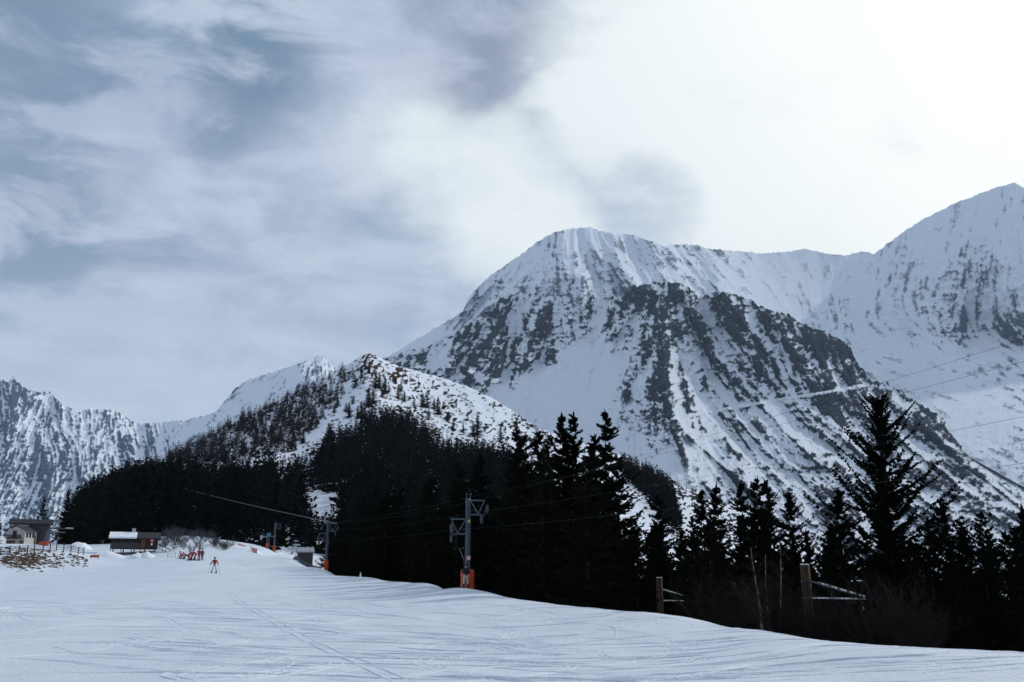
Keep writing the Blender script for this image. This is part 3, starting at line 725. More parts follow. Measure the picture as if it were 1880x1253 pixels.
rnd = random.Random(5)
near_r = lambda px: pl([(c[0], c[2]) for c in sorted(EDGE)], px)
FILL_TOP = [(560,985),(600,960),(640,925),(700,880),(760,850),(820,825),(870,800),(900,812),(940,815),(985,806),(1030,785),(1060,785),(1080,812),(1113,790),(1135,850),(1160,915),(1180,960),(1207,935),(1235,1005),(1260,965),(1290,925),(1330,935),(1360,905),(1400,900),(1430,930),(1455,955),(1480,1010),(1500,1020),(1520,965),(1545,930),(1575,935),(1614,900),(1680,960),(1730,945),(1755,990),(1800,965),(1840,990),(1880,955),(2200,930)]
# trees whose tips one can point at on the skyline
MARK = [(1113,759,84,3,1.0,'tall spruce with ragged open tip, highest of the wood left of centre gap'),
 (1052,763,84,1,1.0,'right one of the twin tall spruces standing side by side mid wood'),
 (1032,767,86,3,1.0,'left one of the twin tall spruces standing side by side mid wood'),
 (1092,804,90,5,1.0,'shorter spruce tucked just left of the tallest ragged-tipped spruce'),
 (1135,842,92,2,1.0,'spruce with snow showing between its right boughs, below the tallest tip'),
 (990,798,88,5,1.0,'slim spruce just left of the twin tall spruces'),
 (962,801,92,3,1.0,'narrow spruce second left of the twin tall spruces'),
 (948,792,96,5,.9,'narrow spruce with pointed tip against the snowy hill shoulder'),
 (1207,912,100,1,.95,'lone-tipped spruce in the snowy gap right of the tallest ragged spruce'),
 (1286,907,100,0,.9,'broad dark spruce at the right rim of the snowy gap'),
 (1314,897,96,3,.9,'pointed spruce right beside the broad spruce at the snowy gap'),
 (1359,890,92,3,.9,'left spruce of the pointed trio behind the bare birches'),
 (1389,881,94,1,1.0,'middle and tallest spruce of the pointed trio behind the bare birches'),
 (1405,886,98,5,1.0,'right spruce of the pointed trio behind the bare birches'),
 (1446,908,92,2,.9,'leaning-edged spruce whose right boughs overhang the lower snow gap'),
 (1478,978,86,4,.9,'low spruce at the foot of the lower snow gap'),
 (1541,904,84,2,1.0,'broad spruce just left of the big open-branched spruce'),
 (1727,926,84,1,1.0,'spruce whose tip touches the right boughs of the big open spruce'),
 (1764,962,84,0,.9,'low rounded spruce second right of the big open spruce'),
 (1802,946,80,4,1.0,'bushy spruce third right of the big open spruce'),
 (1844,980,76,5,1.0,'small pointed spruce between two taller ones near right border'),
 (1877,935,66,1,1.0,'tall spruce cut by the right border of the picture'),
 (82,913,300,3,1.0,'pointed spruce behind the chalet roof, alone before the far peaks'),
 (126,900,290,0,1.0,'bushy spruce right of the lift portal, left end of the forest'),
 (-2,925,300,5,1.0,'spruce cut by the left border behind the white chalet')]
used = []
hs = []
for px, py, r, kind, fat, lab in MARK:
    p = P(px, py, r); z0 = float(gz(p[0], p[1])) - 0.15
    H = p[2] - z0; hs.append(round(float(H), 1))
    spruce((p[0], p[1], z0), H, kind, rnd.uniform(0, 6), lab, None, fat * min(1.0, 22 / H)); used.append((p[0], p[1]))
print('marked tree heights', hs)

# the big open spruce on the right, a mesh of its own with single boughs
hp = P(1615, 737, 72); hz0 = float(gz(hp[0], hp[1])) - 0.2; HH = float(hp[2] - hz0)
print('hero height', HH)
hero = thing('spruce_tree', 'big open-branched spruce with upswept boughs towering over the right wood', 'tree', (hp[0], hp[1], hz0), 0.4)
hq = crown(901, HH, 7.2, 27, 5, 20, 8, low=.06, e_lo=-4, e_hi=38, gap=.12, shape=.62, curve=.30, slen=.030, ragged=.30)
hq2 = crown(902, HH, 3.6, 12, 5, 9, 6, low=.66, e_lo=14, e_hi=44, gap=.1, shape=.72, curve=.3, slen=.034, ragged=.3)
link('crown', quads_mesh('crown', np.concatenate([hq, hq2])), MAT_SPRUCE_PALE, hero)
link('trunk', trunk_mesh('trunk', HH, 0.30, 0.0, 77), MAT_BARK, hero)
used.append((hp[0], hp[1]))

# the dark wood below the piste edge
n_fill = 0
regions = [(760, 'dark spruce packed in the wood edge between the small and the large lift pylon', 'spruces between the lift pylons'),
           (1150, 'dark spruce packed in the wood behind the large lift pylon', 'spruces behind the large lift pylon'),
           (1500, 'dark spruce packed in the wood behind the two timber posts', 'spruces behind the timber posts'),
           (9999, 'dark spruce packed in the low wood around the big open spruce', 'spruces around the big open spruce')]
tries = 0
FILLCAP = 232
cand = []
while len(cand) < FILLCAP and tries < 9000:
    tries += 1
    px = rnd.uniform(600, 2050); er = float(near_r(px))
    r = er + 9 + 150 * rnd.random() ** 1.25
    if px < 700: r = er + 12 + 90 * rnd.random()
    x, y, z0 = gpt(px, r); z0 -= 0.15
    if any((x - a) ** 2 + (y - b) ** 2 < 3.3 ** 2 for a, b in used): continue
    ztop = P(px, float(pl(FILL_TOP, px)) + rnd.uniform(4, 50), r)[2]
    H = min(ztop - z0, rnd.uniform(17, 28))
    if H < 5: continue
    # keep the timber posts, the birches and the pylon clear in front
    if r < er + 16 and (1195 < px < 1300 or 1330 < px < 1620 or 800 < px < 930): continue
    used.append((x, y)); cand.append((px, r, x, y, z0, H))
for px, r, x, y, z0, H in cand:
    lab, grp = next((l, g_) for m_, l, g_ in regions if px < m_)
    spruce((x, y, z0), H, rnd.randrange(6), rnd.uniform(0, 6.28), lab, grp, rnd.uniform(.85, 1.25) * (1.25 if H < 9 else 1))
print('fill', len(cand), tries)

# single spruces scattered over the hill's snow (photo column, base row, height in m)
HILL = [(671,678,7),(664,695,10),(652,713,13),(677,686,8),(687,687,8),(689,712,18),(696,714,17),(706,720,17),(714,722,9),(676,747,17),(685,742,14),(701,730,9),(662,769,15),(656,769,11),(635,757,9),(619,749,11),(613,759,9),(556,815,12),(731,733,15),(736,720,12),(760,750,11),(776,748,15),(784,750,19),(804,762,19),(797,752,12),(814,752,9),(787,772,11),(821,772,8),(832,790,9),(876,800,19),(869,803,13),(949,808,11),(919,812,14),(640,768,14),(648,742,8),(725,705,8),(742,738,11),(850,795,9),(745,705,6)]
for i, (px, py, h) in enumerate(HILL):
    p = ld.at(px, py)
    spruce((p[0], p[1], p[2] - 0.8), h + 0.8, (i * 5) % 6, i * 1.3, *next((l, g2_) for m_, l, g2_ in ((660, 'small dark spruce on the snow left of the hill summit rib', 'spruces left of the summit rib'), (722, 'small dark spruce on the snow straight below the brown summit', 'spruces below the brown summit'), (9999, 'small dark spruce scattered on the sunlit right flank of the hill', 'spruces on the sunlit flank')) if px < m_), 1.5)

# the far forest on the hill: nobody could count it
def far_kind(seed, R, larch=False):
    if larch:
        return crown(seed, 1.0, R, 7, 4, 2, 1, low=.15, e_lo=10, e_hi=60, curve=.2, shape=.6, slen=.12, ragged=.4)
    return crown(seed, 1.0, R, 8, 5, 2, 1, low=.02, e_lo=-22, e_hi=35, curve=.15, shape=1.0, slen=.2, ragged=.45)
FARK = [far_kind(300 + i, R) for i, R in enumerate((.14, .17, .12, .18, .15))]
SCRK = [crown(380 + i, 1.0, .3, 3, 6, 2, 1, low=.02, e_lo=10, e_hi=60, slen=.4) for i in range(3)]
LARK = [far_kind(350 + i, R, True) for i, R in enumerate((.17, .2, .15, .22))]
for q in LARK:      # thin twigs
    c = q.mean(1, keepdims=True); q[:, 1] = c[:, 0] + (q[:, 1] - c[:, 0]) * .7; q[:, 3] = c[:, 0] + (q[:, 3] - c[:, 0]) * .7
TRK = segs_quads([((0, 0, 0), (0, 0, .7), .009, .003)], 3)
PW = ld.at(ld.X, ld.Y)
du = np.gradient(PW, axis=1); dv = np.gradient(PW, axis=0)
AREA = np.linalg.norm(np.cross(du, dv), axis=-1)
def sample(mask, spacing, seed):
    g = np.random.default_rng(seed)
    w = np.where(mask, AREA, 0).ravel(); n = int(w.sum() / spacing ** 2)
    i = g.choice(w.size, n, p=w / w.sum())
    return ld.X.ravel()[i] + g.uniform(-1, 1, n), ld.Y.ravel()[i] + g.uniform(-1, 1, n), g
def plant(name, px, py, H, kinds, fat, g, mat):
    p = ld.at(px, py); k = g.integers(0, len(kinds), len(px)); a = g.uniform(0, 6.28, len(px)); Q = []; T = []
    for j, kq in enumerate(kinds):
        m = k == j
        if not m.any(): continue
        q = np.concatenate([kq, TRK]); ca, sa = np.cos(a[m]), np.sin(a[m])
        x = q[None, ..., 0] * ca[:, None, None] - q[None, ..., 1] * sa[:, None, None]
        y = q[None, ..., 0] * sa[:, None, None] + q[None, ..., 1] * ca[:, None, None]
        hf = (H[m] * fat[m])[:, None, None]
        w = np.stack([x * hf, y * hf, q[None, ..., 2] * H[m][:, None, None]], -1) + (p[m] - [0, 0, 0.5])[:, None, None]
        Q.append(w.reshape(-1, 4, 3)); T.append(np.repeat(g.uniform(0, 1, m.sum()) ** 2.2, len(q) * 4))
    Q = np.concatenate(Q); T = np.concatenate(T)
    o = link(name, quads_mesh(name, Q), mat); attr(o.data, 'tone', T); print(name, len(px), len(Q) * 2)
    return o
SKY_F = [(60,975),(100,955),(120,930),(135,905),(160,885),(200,868),(250,852),(300,846),(350,844),(400,840),(450,838),(490,830),(520,840),(545,832),(570,820),(590,805),(603,772),(620,780),(640,772),(655,770),(675,730),(690,740),(720,742),(750,752),(780,765),(800,795),(840,808),(875,805),(920,808),(960,835),(1000,860),(1050,900),(1120,960)]
inF = (ld.Y > pl(SKY_F, ld.X)) & (ld.X > 60) & (ld.X < 1120) & (ld.Y < pl([(60, 1012), (560, 1015), (700, 1050), (1120, 1080)], ld.X)) & (ld.Y > pl(D_TOP, ld.X) + 2)
px, py, g = sample(inF, 5.9, 41)
H = g.uniform(10, 21, len(px))
hpx = H / ld.R(px, py) * F
ok = py - hpx > pl(SKY_F, px) - 3 + g.normal(0, 5, len(px))
# the little clearing below the hill, and spots of snow between the trunks
clear = (np.abs(px - 590) < 34 * np.sqrt(np.clip(1 - ((py - 930) / 60) ** 2, .3, 1)) + g.normal(0, 3, len(px))) & (py > 905) & (py - H / ld.R(px, py) * F < 938 + 8 * np.sin(px))
far = clear & (py < 958); ok &= ~far
H = np.where(clear & ~far, np.maximum(0, (py - 948 + g.exponential(8, len(px))) / F * ld.R(px, py)), H); ok &= H > 3
cx_ = g.uniform(562, 618, 34); cy_ = g.uniform(975, 1012, 34)      # young trees closing the clearing at its lower rim
cH = (cy_ - g.uniform(938, 962, 34)) / F * ld.R(cx_, cy_)
px, py, H = (np.concatenate([a_[ok], b_]) for a_, b_ in ((px, cx_), (py, cy_), (H, cH)))
o = plant('hill_forest', px, py, H, FARK, g.uniform(.8, 1.15, len(px)), g, MAT_FAR)
tag(o, 'dense black spruce forest covering the lower slope of the hill', 'forest', kind='stuff')
# dark strip of forest on the far right flank of the hill
SP = np.array([(1140,846),(1195,866),(1233,892),(1248,934),(1246,975),(1221,958),(1183,905),(1150,872)], float)
def inpoly(x, y, poly):
    c = np.zeros(x.shape, bool); j = len(poly) - 1
    for i in range(len(poly)):
        (xi, yi), (xj, yj) = poly[i], poly[j]
        c ^= ((yi > y) != (yj > y)) & (x < (xj - xi) * (y - yi) / (yj - yi + 1e-9) + xi); j = i
    return c
px, py, g = sample(inpoly(ld.X, ld.Y - 8, SP), 5.0, 43)
o = plant('forest_strip', px, py, g.uniform(9, 14, len(px)), FARK, g.uniform(1., 1.5, len(px)), g, MAT_FAR)
tag(o, 'dark band of spruces on the hill flank behind the snowy gap', 'forest', kind='stuff')
# leafless larches on the shaded left flank
nz = fbm(ld.X / 22, ld.Y / 16, 4, .6)
inL = (ld.X > 300) & (ld.X < 668) & (ld.Y > pl(D_TOP, ld.X) + 3) & (ld.Y < pl(SKY_F, ld.X) + 12) & \
      (nz > pl([(300, -.15), (420, -.05), (520, -.25), (600, -.1), (640, .2), (668, .5)], ld.X)) & (ld.Y < pl([(300, 870), (540, 830), (580, 790), (640, 720), (668, 690)], ld.X))
px, py, g = sample(inL, 5.6, 47)
o = plant('larch_wood', px, py, g.uniform(8, 15, len(px)), LARK + FARK[:2], g.uniform(.9, 1.4, len(px)), g, MAT_LARCH)
tag(o, 'brown leafless larches covering the shaded left flank of the hill', 'forest', kind='stuff')
# low scrub dotted over the sunny flank
inS = (ld.X > 640) & (ld.X < 1010) & (ld.Y > pl(D_TOP, ld.X) + 4) & (ld.Y < pl(SKY_F, ld.X) + 25) & (fbm(ld.X / 14, ld.Y / 9, 4, .6) > pl([(640, -.05), (760, .0), (830, -.1), (900, .1), (1000, -.05)], ld.X))
px, py, g = sample(inS, 10.0, 53)
o = plant('hill_scrub', px, py, g.uniform(1.2, 3.2, len(px)), SCRK, g.uniform(2., 3.4, len(px)), g, MAT_FAR)
tag(o, 'low dark scrub dotted over the sunlit flank of the hill', 'scrub', kind='stuff')
# bushes along the lower right crest of the hill
cx = np.concatenate([np.random.default_rng(3).uniform(940, 1000, 40), np.random.default_rng(4).uniform(1150, 1330, 60)])
g = np.random.default_rng(9)
o = plant('crest_scrub', cx, pl(D_TOP, cx) + g.uniform(1, 8, len(cx)), g.uniform(2, 5, len(cx)), FARK, g.uniform(1.4, 2.6, len(cx)), g, MAT_FAR)
tag(o, 'dark bushes along the lower crest of the hill', 'scrub', kind='stuff')

# bare shrubs and birches
def twigs(seed, H, n, spread, r0, depth=2, droop=0.0):
    g = random.Random(seed); segs = []
    def grow(p, d, L, r, lev):
        k = 3; q = Vector(p)
        for i in range(k):
            d = (d + Vector((g.gauss(0, .12), g.gauss(0, .12), g.gauss(0.03 - droop, .08)))).normalized()
            e = q + d * (L / k); segs.append((tuple(q), tuple(e), r * (1 - i / k * .6), r * (1 - (i + 1) / k * .6)))
            if lev > 0:
                for _ in range(2 if lev > 1 else 3):
                    dd = (d + Vector((g.gauss(0, .55), g.gauss(0, .55), g.gauss(.1, .3)))).normalized()
                    grow(e, dd, L * g.uniform(.35, .6), r * .5, lev - 1)
            q = e
    for i in range(n):
        a = g.uniform(0, 6.28); s = g.uniform(.1, 1) * spread
        grow(Vector((math.cos(a) * .15 * s, math.sin(a) * .15 * s, 0)), Vector((math.cos(a) * s, math.sin(a) * s, 1)).normalized(), H * g.uniform(.5, .8), r0, depth)
    return segs_quads(segs, 3)
SHR = [quads_mesh('branches', twigs(600 + i, 2.0, 7, .8, .022, 2)) for i in range(4)]
for m_ in SHR: m_.materials.append(MAT_TWIG)
MAT_TWIGG = plain('frosted_twigs', (0.065, 0.066, 0.072), 0.85, 0.4, 2.0, spec=0.05)
SHR += [quads_mesh('branches', twigs(650 + i, 2.0, 9, 1.0, .034, 2)) for i in range(4)]
for m_ in SHR[4:]: m_.materials.append(MAT_TWIGG)
SHB = []
for i in range(8):
    m_ = MB().lathe([(.16, -.12), (.13, .0), (.05, .12)], 7).mesh('stool'); m_.materials.append(MAT_TWIG); SHB.append(m_)
def shrub(loc, h, k, label, group):
    t = thing('bare_shrub', label, 'shrub', loc, rnd.uniform(0, 6), group)
    for nm, me in (('branches', SHR[k]), ('stool', SHB[k])):
        o = link(nm, me, None, t); o.scale = (h / 2,) * 3
    return t
for i in range(54):         # the snowy bank left of the piste top
    px = rnd.uniform(286, 392) if i < 46 else rnd.uniform(386, 424); r = rnd.uniform(204, 250) if px < 386 else rnd.uniform(215, 232)
    x, y, z = gpt(px, r); shrub((x, y, z - .1), rnd.uniform(1.3, 2.5), 4 + i % 4, 'bare grey shrub in the thicket on the snowy bank beside the hut', 'shrubs on the bank')
for i in range(34):         # thicket behind the piste edge on the right
    px = rnd.uniform(1255, 1700); er = float(near_r(px)); r = er + rnd.uniform(2.5, 10)
    x, y, z = gpt(px, r); shrub((x, y, z - .1), rnd.uniform(1.6, 3.2), i % 4, 'bare brown shrub in the dark thicket behind the snow edge', 'shrubs behind the snow edge')
for i in range(7):
    px = rnd.uniform(545, 588); x, y, z = gpt(px, rnd.uniform(184, 205)); shrub((x, y, z - .1), rnd.uniform(1.2, 2.2), i % 4, 'bare twiggy shrub on the snow behind the low net fence', 'shrubs behind the net fence')
for i, (pb, yb, pt, yt, r) in enumerate(((1396, 1150, 1384, 1020, 54), (1414, 1150, 1404, 1035, 56), (1424, 1150, 1430, 1015, 58))):
    b = gpt(pb, r); tpt = P(pt, yt, r); Hb = float(tpt[2] - b[2]) * 1.12
    t = thing('birch_tree', ('bare pale-stemmed birch, leftmost and brightest of three behind the snow edge', 'thin bare birch standing between two others behind the snow edge', 'bare birch with curved stem, rightmost of three behind the snow edge')[i], 'tree', tuple(b - [0, 0, .2]))
    off = tpt - b; pts = []; rr = []
    for k in range(9):
        u = k / 8; pts.append((off[0] * u * 1.1 + .12 * math.sin(u * 5 + i * 2) * u, off[1] * u, Hb * u)); rr.append(.085 * (1 - u) + .012)
    MB().tube(pts, rr, 8).build('trunk', MAT_BIRCH, t, True)
    sg = []; g2 = random.Random(70 + i)
    for k in range(60):
        u = g2.uniform(.25, 1); c = Vector(pts[min(8, int(u * 8))]); a = g2.uniform(0, 6.28); L = Hb * .28 * (1.2 - u)
        d = Vector((math.cos(a), math.sin(a), 1.1)).normalized(); q = c
        for s_ in range(4):
            e = q + d * (L / 4); sg.append((tuple(q), tuple(e), .014 - .003 * s_, .011 - .003 * s_))
            for _ in range(2):
                d2 = (d + Vector((g2.gauss(0, .6), g2.gauss(0, .6), g2.gauss(0, .4)))).normalized(); sg.append((tuple(e), tuple(e + d2 * L * .3), .006, .003))
            d = (d + Vector((g2.gauss(0, .12), g2.gauss(0, .12), .05))).normalized(); q = e
    link('branches', quads_mesh('branches', segs_quads(sg, 3)), MAT_TWIG, t)
# ------------------------------------------------------------------ built things
STEEL = plain('galvanised_steel', (0.085, 0.11, 0.14), 0.5, 0.25, 5.0, metal=0.35)
DARKSTEEL = plain('dark_steel', (0.05, 0.06, 0.07), 0.5, 0.3, 6.0, metal=0.4)
RUBBER = plain('black_rubber', (0.02, 0.02, 0.022), 0.7, 0.3, 8)
ORANGE = plain('orange_pad', (0.45, 0.06, 0.018), 0.55, 0.2, 3.0, bump=0.2, bscale=5)
YELLOW = plain('yellow_plate', (0.75, 0.62, 0.04), 0.5, 0.1)
WHITEP = plain('white_paint', (0.75, 0.75, 0.74), 0.5, 0.1)
REDP = plain('red_paint', (0.55, 0.03, 0.03), 0.5, 0.15)
BLACKP = plain('black_paint', (0.02, 0.02, 0.02), 0.5, 0.1)
TIMBER = plain('weathered_timber', (0.04, 0.021, 0.009), 0.75, 0.45, 5.0, bump=0.5, bscale=14, stretch=(3, 3, .3))
DKWOOD = plain('dark_hut_boards', (0.032, 0.02, 0.015), 0.8, 0.5, 4.0, bump=0.5, bscale=10, stretch=(.6, .6, 6))
GREYWOOD = plain('grey_boards', (0.05, 0.044, 0.043), 0.85, 0.4, 4.0, bump=0.4, bscale=10, stretch=(5, 5, .5))
ROOF = plain('dark_roof', (0.02, 0.021, 0.024), 0.7, 0.3, 3.0, bump=0.3)
PLASTER = plain('pale_plaster', (0.44, 0.43, 0.41), 0.85, 0.12, 1.5, bump=0.1)
GLASS = plain('dark_window_glass', (0.015, 0.018, 0.022), 0.12, 0.1)
BROWN = plain('brown_doors', (0.16, 0.055, 0.02), 0.6, 0.3, 3, stretch=(6, 6, .5))
SNOWM = plain('loose_snow', (0.74, 0.78, 0.83), 0.7, 0.08, 1.2, bump=0.5, bscale=4)
CABLE = plain('steel_rope', (0.016, 0.016, 0.018), 0.6, 0.2, 1.0)
GREYROPE = plain('grey_rope', (0.22, 0.22, 0.23), 0.7, 0.2, 1.0)
NETD = plain('dark_netting', (0.07, 0.085, 0.11), 0.8, 0.3)
NETR = plain('red_netting', (0.45, 0.09, 0.08), 0.8, 0.3)

RX90 = Matrix.Rotation(math.pi / 2, 4, 'Y')
def wheel(parent, c, rad, name='sheave'):
    """grooved rope wheel, axle along local x"""
    M = Matrix.Translation(c) @ RX90
    mb = MB(); r = rad
    mb.lathe([(r, -.045), (r, -.03), (r * .86, -.012), (r * .86, .012), (r, .03), (r, .045), (r * .8, .045), (r * .8, -.045)], 22, M)
    o = mb.build(name, DARKSTEEL, parent)
    h = MB().lathe([(r * .22, -.07), (r * .22, .07)], 12, M)
    for k in range(5):
        a = 2 * math.pi * k / 5
        h.tube([M @ Vector((r * .2 * math.cos(a), r * .2 * math.sin(a), 0)), M @ Vector((r * .82 * math.cos(a), r * .82 * math.sin(a), 0))], .028, 5)
    h.build('hub', STEEL, o)
    return o

def pad(parent, w, d, h, y=0):
    """padded foot guard: an upright cushion with rounded corners wrapped round the foot"""
    mb = MB()
    mb.box((0, y, h / 2), (w, d, h), bevel=min(w, d) * .3)
    o = mb.build('foot_pad', ORANGE, parent, True)
    for z in (.25, .72):
        MB().box((0, y, h * z), (w + .014, d + .014, .05), bevel=.01).build('strap', REDP, o)
    return o

def pylon(base, rz, label, arms=((1, 6.77, 5.68), (-1, 5.32, 4.2)), H=6.9, sign=True, padsize=(.95, .62, 1.5)):
    t = thing('lift_pylon', label, 'pylon', base, rz, 'drag lift pylons')
    mb = MB(); n = 16
    mb.tube([(0, 0, -.6), (0, 0, 2.2), (0, 0, H - .35), (0, 0, H - .3), (0, 0, H - .15), (0, 0, H - .12), (0, 0, H)], [.215, .205, .185, .215, .215, .18, .18], n)
    mb.build('post', STEEL, t, True)
    ld_ = MB(); x0 = -.27
    for x in (-.2, .12):
        ld_.tube([(x, -.22, 1.7), (x, -.22, H + .42)], .022, 6)
    lo = ld_.build('ladder', STEEL, t)
    z = 1.9
    while z < H + .35:
        MB().tube([(-.2, -.22, z), (.12, -.22, z)], .014, 5).build('rung', STEEL, lo); z += .33
    for sx, zt, zb in arms:
        a = MB()
        a.box((sx * (.16 + .60), 0, zt), (1.2, .13, .11))
        ao = a.build('cross_arm', STEEL, t)
        MB().box((sx * (.16 + .47), 0, zb), (.95, .13, .12)).build('lower_beam', STEEL, ao)
        for p0, p1 in (((sx * .2, 0, zt - .06), (sx * .82, 0, zb + .06)), ((sx * 1.3, 0, zt - .06), (sx * .84, 0, zb + .06))):
            MB().tube([p0, p1], .045, 6).build('brace', STEEL, ao)
        MB().tube([(sx * .5, .05, zt - .45), (sx * .5, .05, zb + .3), (sx * .25, .05, zb + .3)], .018, 5).build('step_bracket', DARKSTEEL, ao)
        c = MB(); c.box((sx * 1.15, 0, zb - .05), (.42, .1, .14)); c.tube([(sx * 1.25, -.5, zb + .32), (sx * 1.25, .1, zb - .05), (sx * 1.2, .5, zb - .35)], .05, 6)
        bo = c.build('sheave_beam', DARKSTEEL, t)
        wheel(bo, (sx * 1.42, -.42, zb + .40), .36)
        wheel(bo, (sx * 1.22, .36, zb - .34), .31)
    if sign:
        MB().lathe([(.115, 0), (.115, .02)], 20, Matrix.Translation((.02, -.215, 5.15)) @ Matrix.Rotation(math.pi / 2, 4, 'X')).build('number_plate', YELLOW, t)
        MB().box((.02, -.243, 5.15), (.07, .008, .09)).build('plate_mark', BLACKP, t)
        M = Matrix.Translation((.0, -.225, 2.4)) @ Matrix.Rotation(math.pi / 2, 4, 'X')
        so = MB().lathe([(.19, 0), (.19, .015)], 24, M).build('warning_sign', REDP, t)
        MB().lathe([(.15, .0155), (.15, .02)], 24, M).build('sign_face', WHITEP, so)
        MB().poly([(-.10, -.25, 2.42), (.0, -.25, 2.46), (.09, -.25, 2.41), (.03, -.25, 2.36), (.0, -.25, 2.40), (-.08, -.25, 2.37)], (0, .008, 0)).build('sign_mark', BLACKP, so)
    pad(t, *padsize, y=-.02)
    return t

LINE_RZ = math.atan2(.325, .946)
P1 = gpt(858, 78.5); P2 = gpt(597, 154.5); P3 = P(503, 1012, 255)
P3[2] = float(gz(P3[0], P3[1]))
P0 = P1 + (P1 - P2) * np.array([.97, .97, 0]); P0[2] = float(gz(P0[0], P0[1])) + .6
pylon(P1, LINE_RZ, 'tall grey steel lift pylon with orange padded foot and round sign', padsize=(1.0, .62, 1.55))
pylon(P2, LINE_RZ, 'grey steel lift pylon with narrow orange foot beside the low net fence', sign=False, padsize=(.62, .6, 1.5), H=6.9)
pylon(P3, LINE_RZ, 'small distant lift pylon with one arm on the piste crest', arms=((1, 6.6, 5.6),), sign=False, padsize=(.6, .55, 1.6), H=6.9)

# ropes: run over the sheaves of each pylon
ux = np.array([math.cos(LINE_RZ), math.sin(LINE_RZ), 0]); uy = np.array([-math.sin(LINE_RZ), math.cos(LINE_RZ), 0])
def rope(name, stations, label, mat=CABLE, rad=.00455, sag=.010, cat='cable', group=None):
    pts = []
    for a, b in zip(stations, stations[1:]):
        a = np.array(a, float); b = np.array(b, float); L = np.linalg.norm(b - a)
        for k in range(24):
            u = k / 24; q = a + (b - a) * u; q[2] -= sag * L * 4 * u * (1 - u) * .5; pts.append(tuple(q))
    pts.append(tuple(stations[-1]))
    o = MB().tube(pts, rad, 5).build(name, mat, None, True)
    return tag(o, label, cat, group)
def stn(p, sx, z, dx=1.34): return p + ux * sx * dx + np.array([0, 0, z])
g_ = 'lift cables'
rope('haul_cable', [stn(P0, 1, 6.35), stn(P1, 1, 5.98), stn(P2, 1, 5.98), stn(P3, 1, 5.98)], 'upper steel haul rope running over the right pylon arms', group=g_)
rope('haul_cable', [stn(P0, -1, 4.6), stn(P1, -1, 4.5), stn(P2, -1, 4.5), stn(P3, -1, 4.5)], 'lower steel haul rope running over the left pylon arms', group=g_)
rope('signal_cable', [P0 + [0, 0, 7.6], P1 + [-.04, 0, 7.0], P2 + [-.04, 0, 7.0]], 'thin signal cable strung between the pylon tops', rad=.0045, group=g_)
rope('signal_cable', [P0 + ux * 1.3 + [0, 0, 9.0], P1 + ux * .9 + [0, 0, 6.83], P2 + ux * .9 + [0, 0, 6.83]], 'thin upper cable rising to the right border above the haul ropes', rad=.0045, group=g_)
hq_ = ld.at(302, 925); hang = hq_ + np.array([0, 0, 36 / F * float(ld.R(302, 925))])
rope('overhead_rope', [hang, P2 + [0, 0, 7.02], P2 + (P1 - P2) * .12 + [0, 0, 6.6]], 'thick grey rope slanting down in front of the forest to small pylon', GREYROPE, .035, .004)
mast = thing('rope_mast', 'slim dark mast hidden among trees holding the grey rope', 'mast', tuple(hq_))
MB().tube([(0, 0, -.5), (0, 0, hang[2] - mast.location.z + .3)], [.16, .09], 8).build('pole', DKWOOD, mast)
MB().box((0, 0, hang[2] - mast.location.z), (.5, .12, .12)).build('clamp', DARKSTEEL, mast)

# return station on the crest
b = P(490, 1004, 262); b[2] = float(gz(b[0], b[1]))
st = thing('lift_station', 'blue steel drive frame of the drag lift with orange foot on the crest', 'lift station', b, LINE_RZ)
MB().tube([(0, 0, -.5), (0, 0, 2.9)], [.2, .17], 10).build('post', STEEL, st)
MB().tube([(.55, .3, -.5), (.5, .3, 2.8)], [.14, .12], 8).build('post', STEEL, st)
BLUE = plain('blue_machinery', (0.10, 0.20, 0.33), 0.5, 0.2)
fr = MB().box((0.9, 0, 3.0), (2.2, .5, .16)).box((.3, .2, 3.45), (1.0, .7, .7), bevel=.08).build('drive_housing', BLUE, st)
MB().lathe([(1.0, 0), (1.0, .06), (.9, .09), (1.0, .12), (1.0, .18)], 24, Matrix.Translation((-.9, 0, 2.75))).build('return_wheel', BLUE, st)
MB().tube([(-1.6, 0, 3.9), (-.7, 0, 3.2), (.3, 0, 3.0)], .07, 6).build('brace', STEEL, st)
pad(st, .7, .6, 1.3)

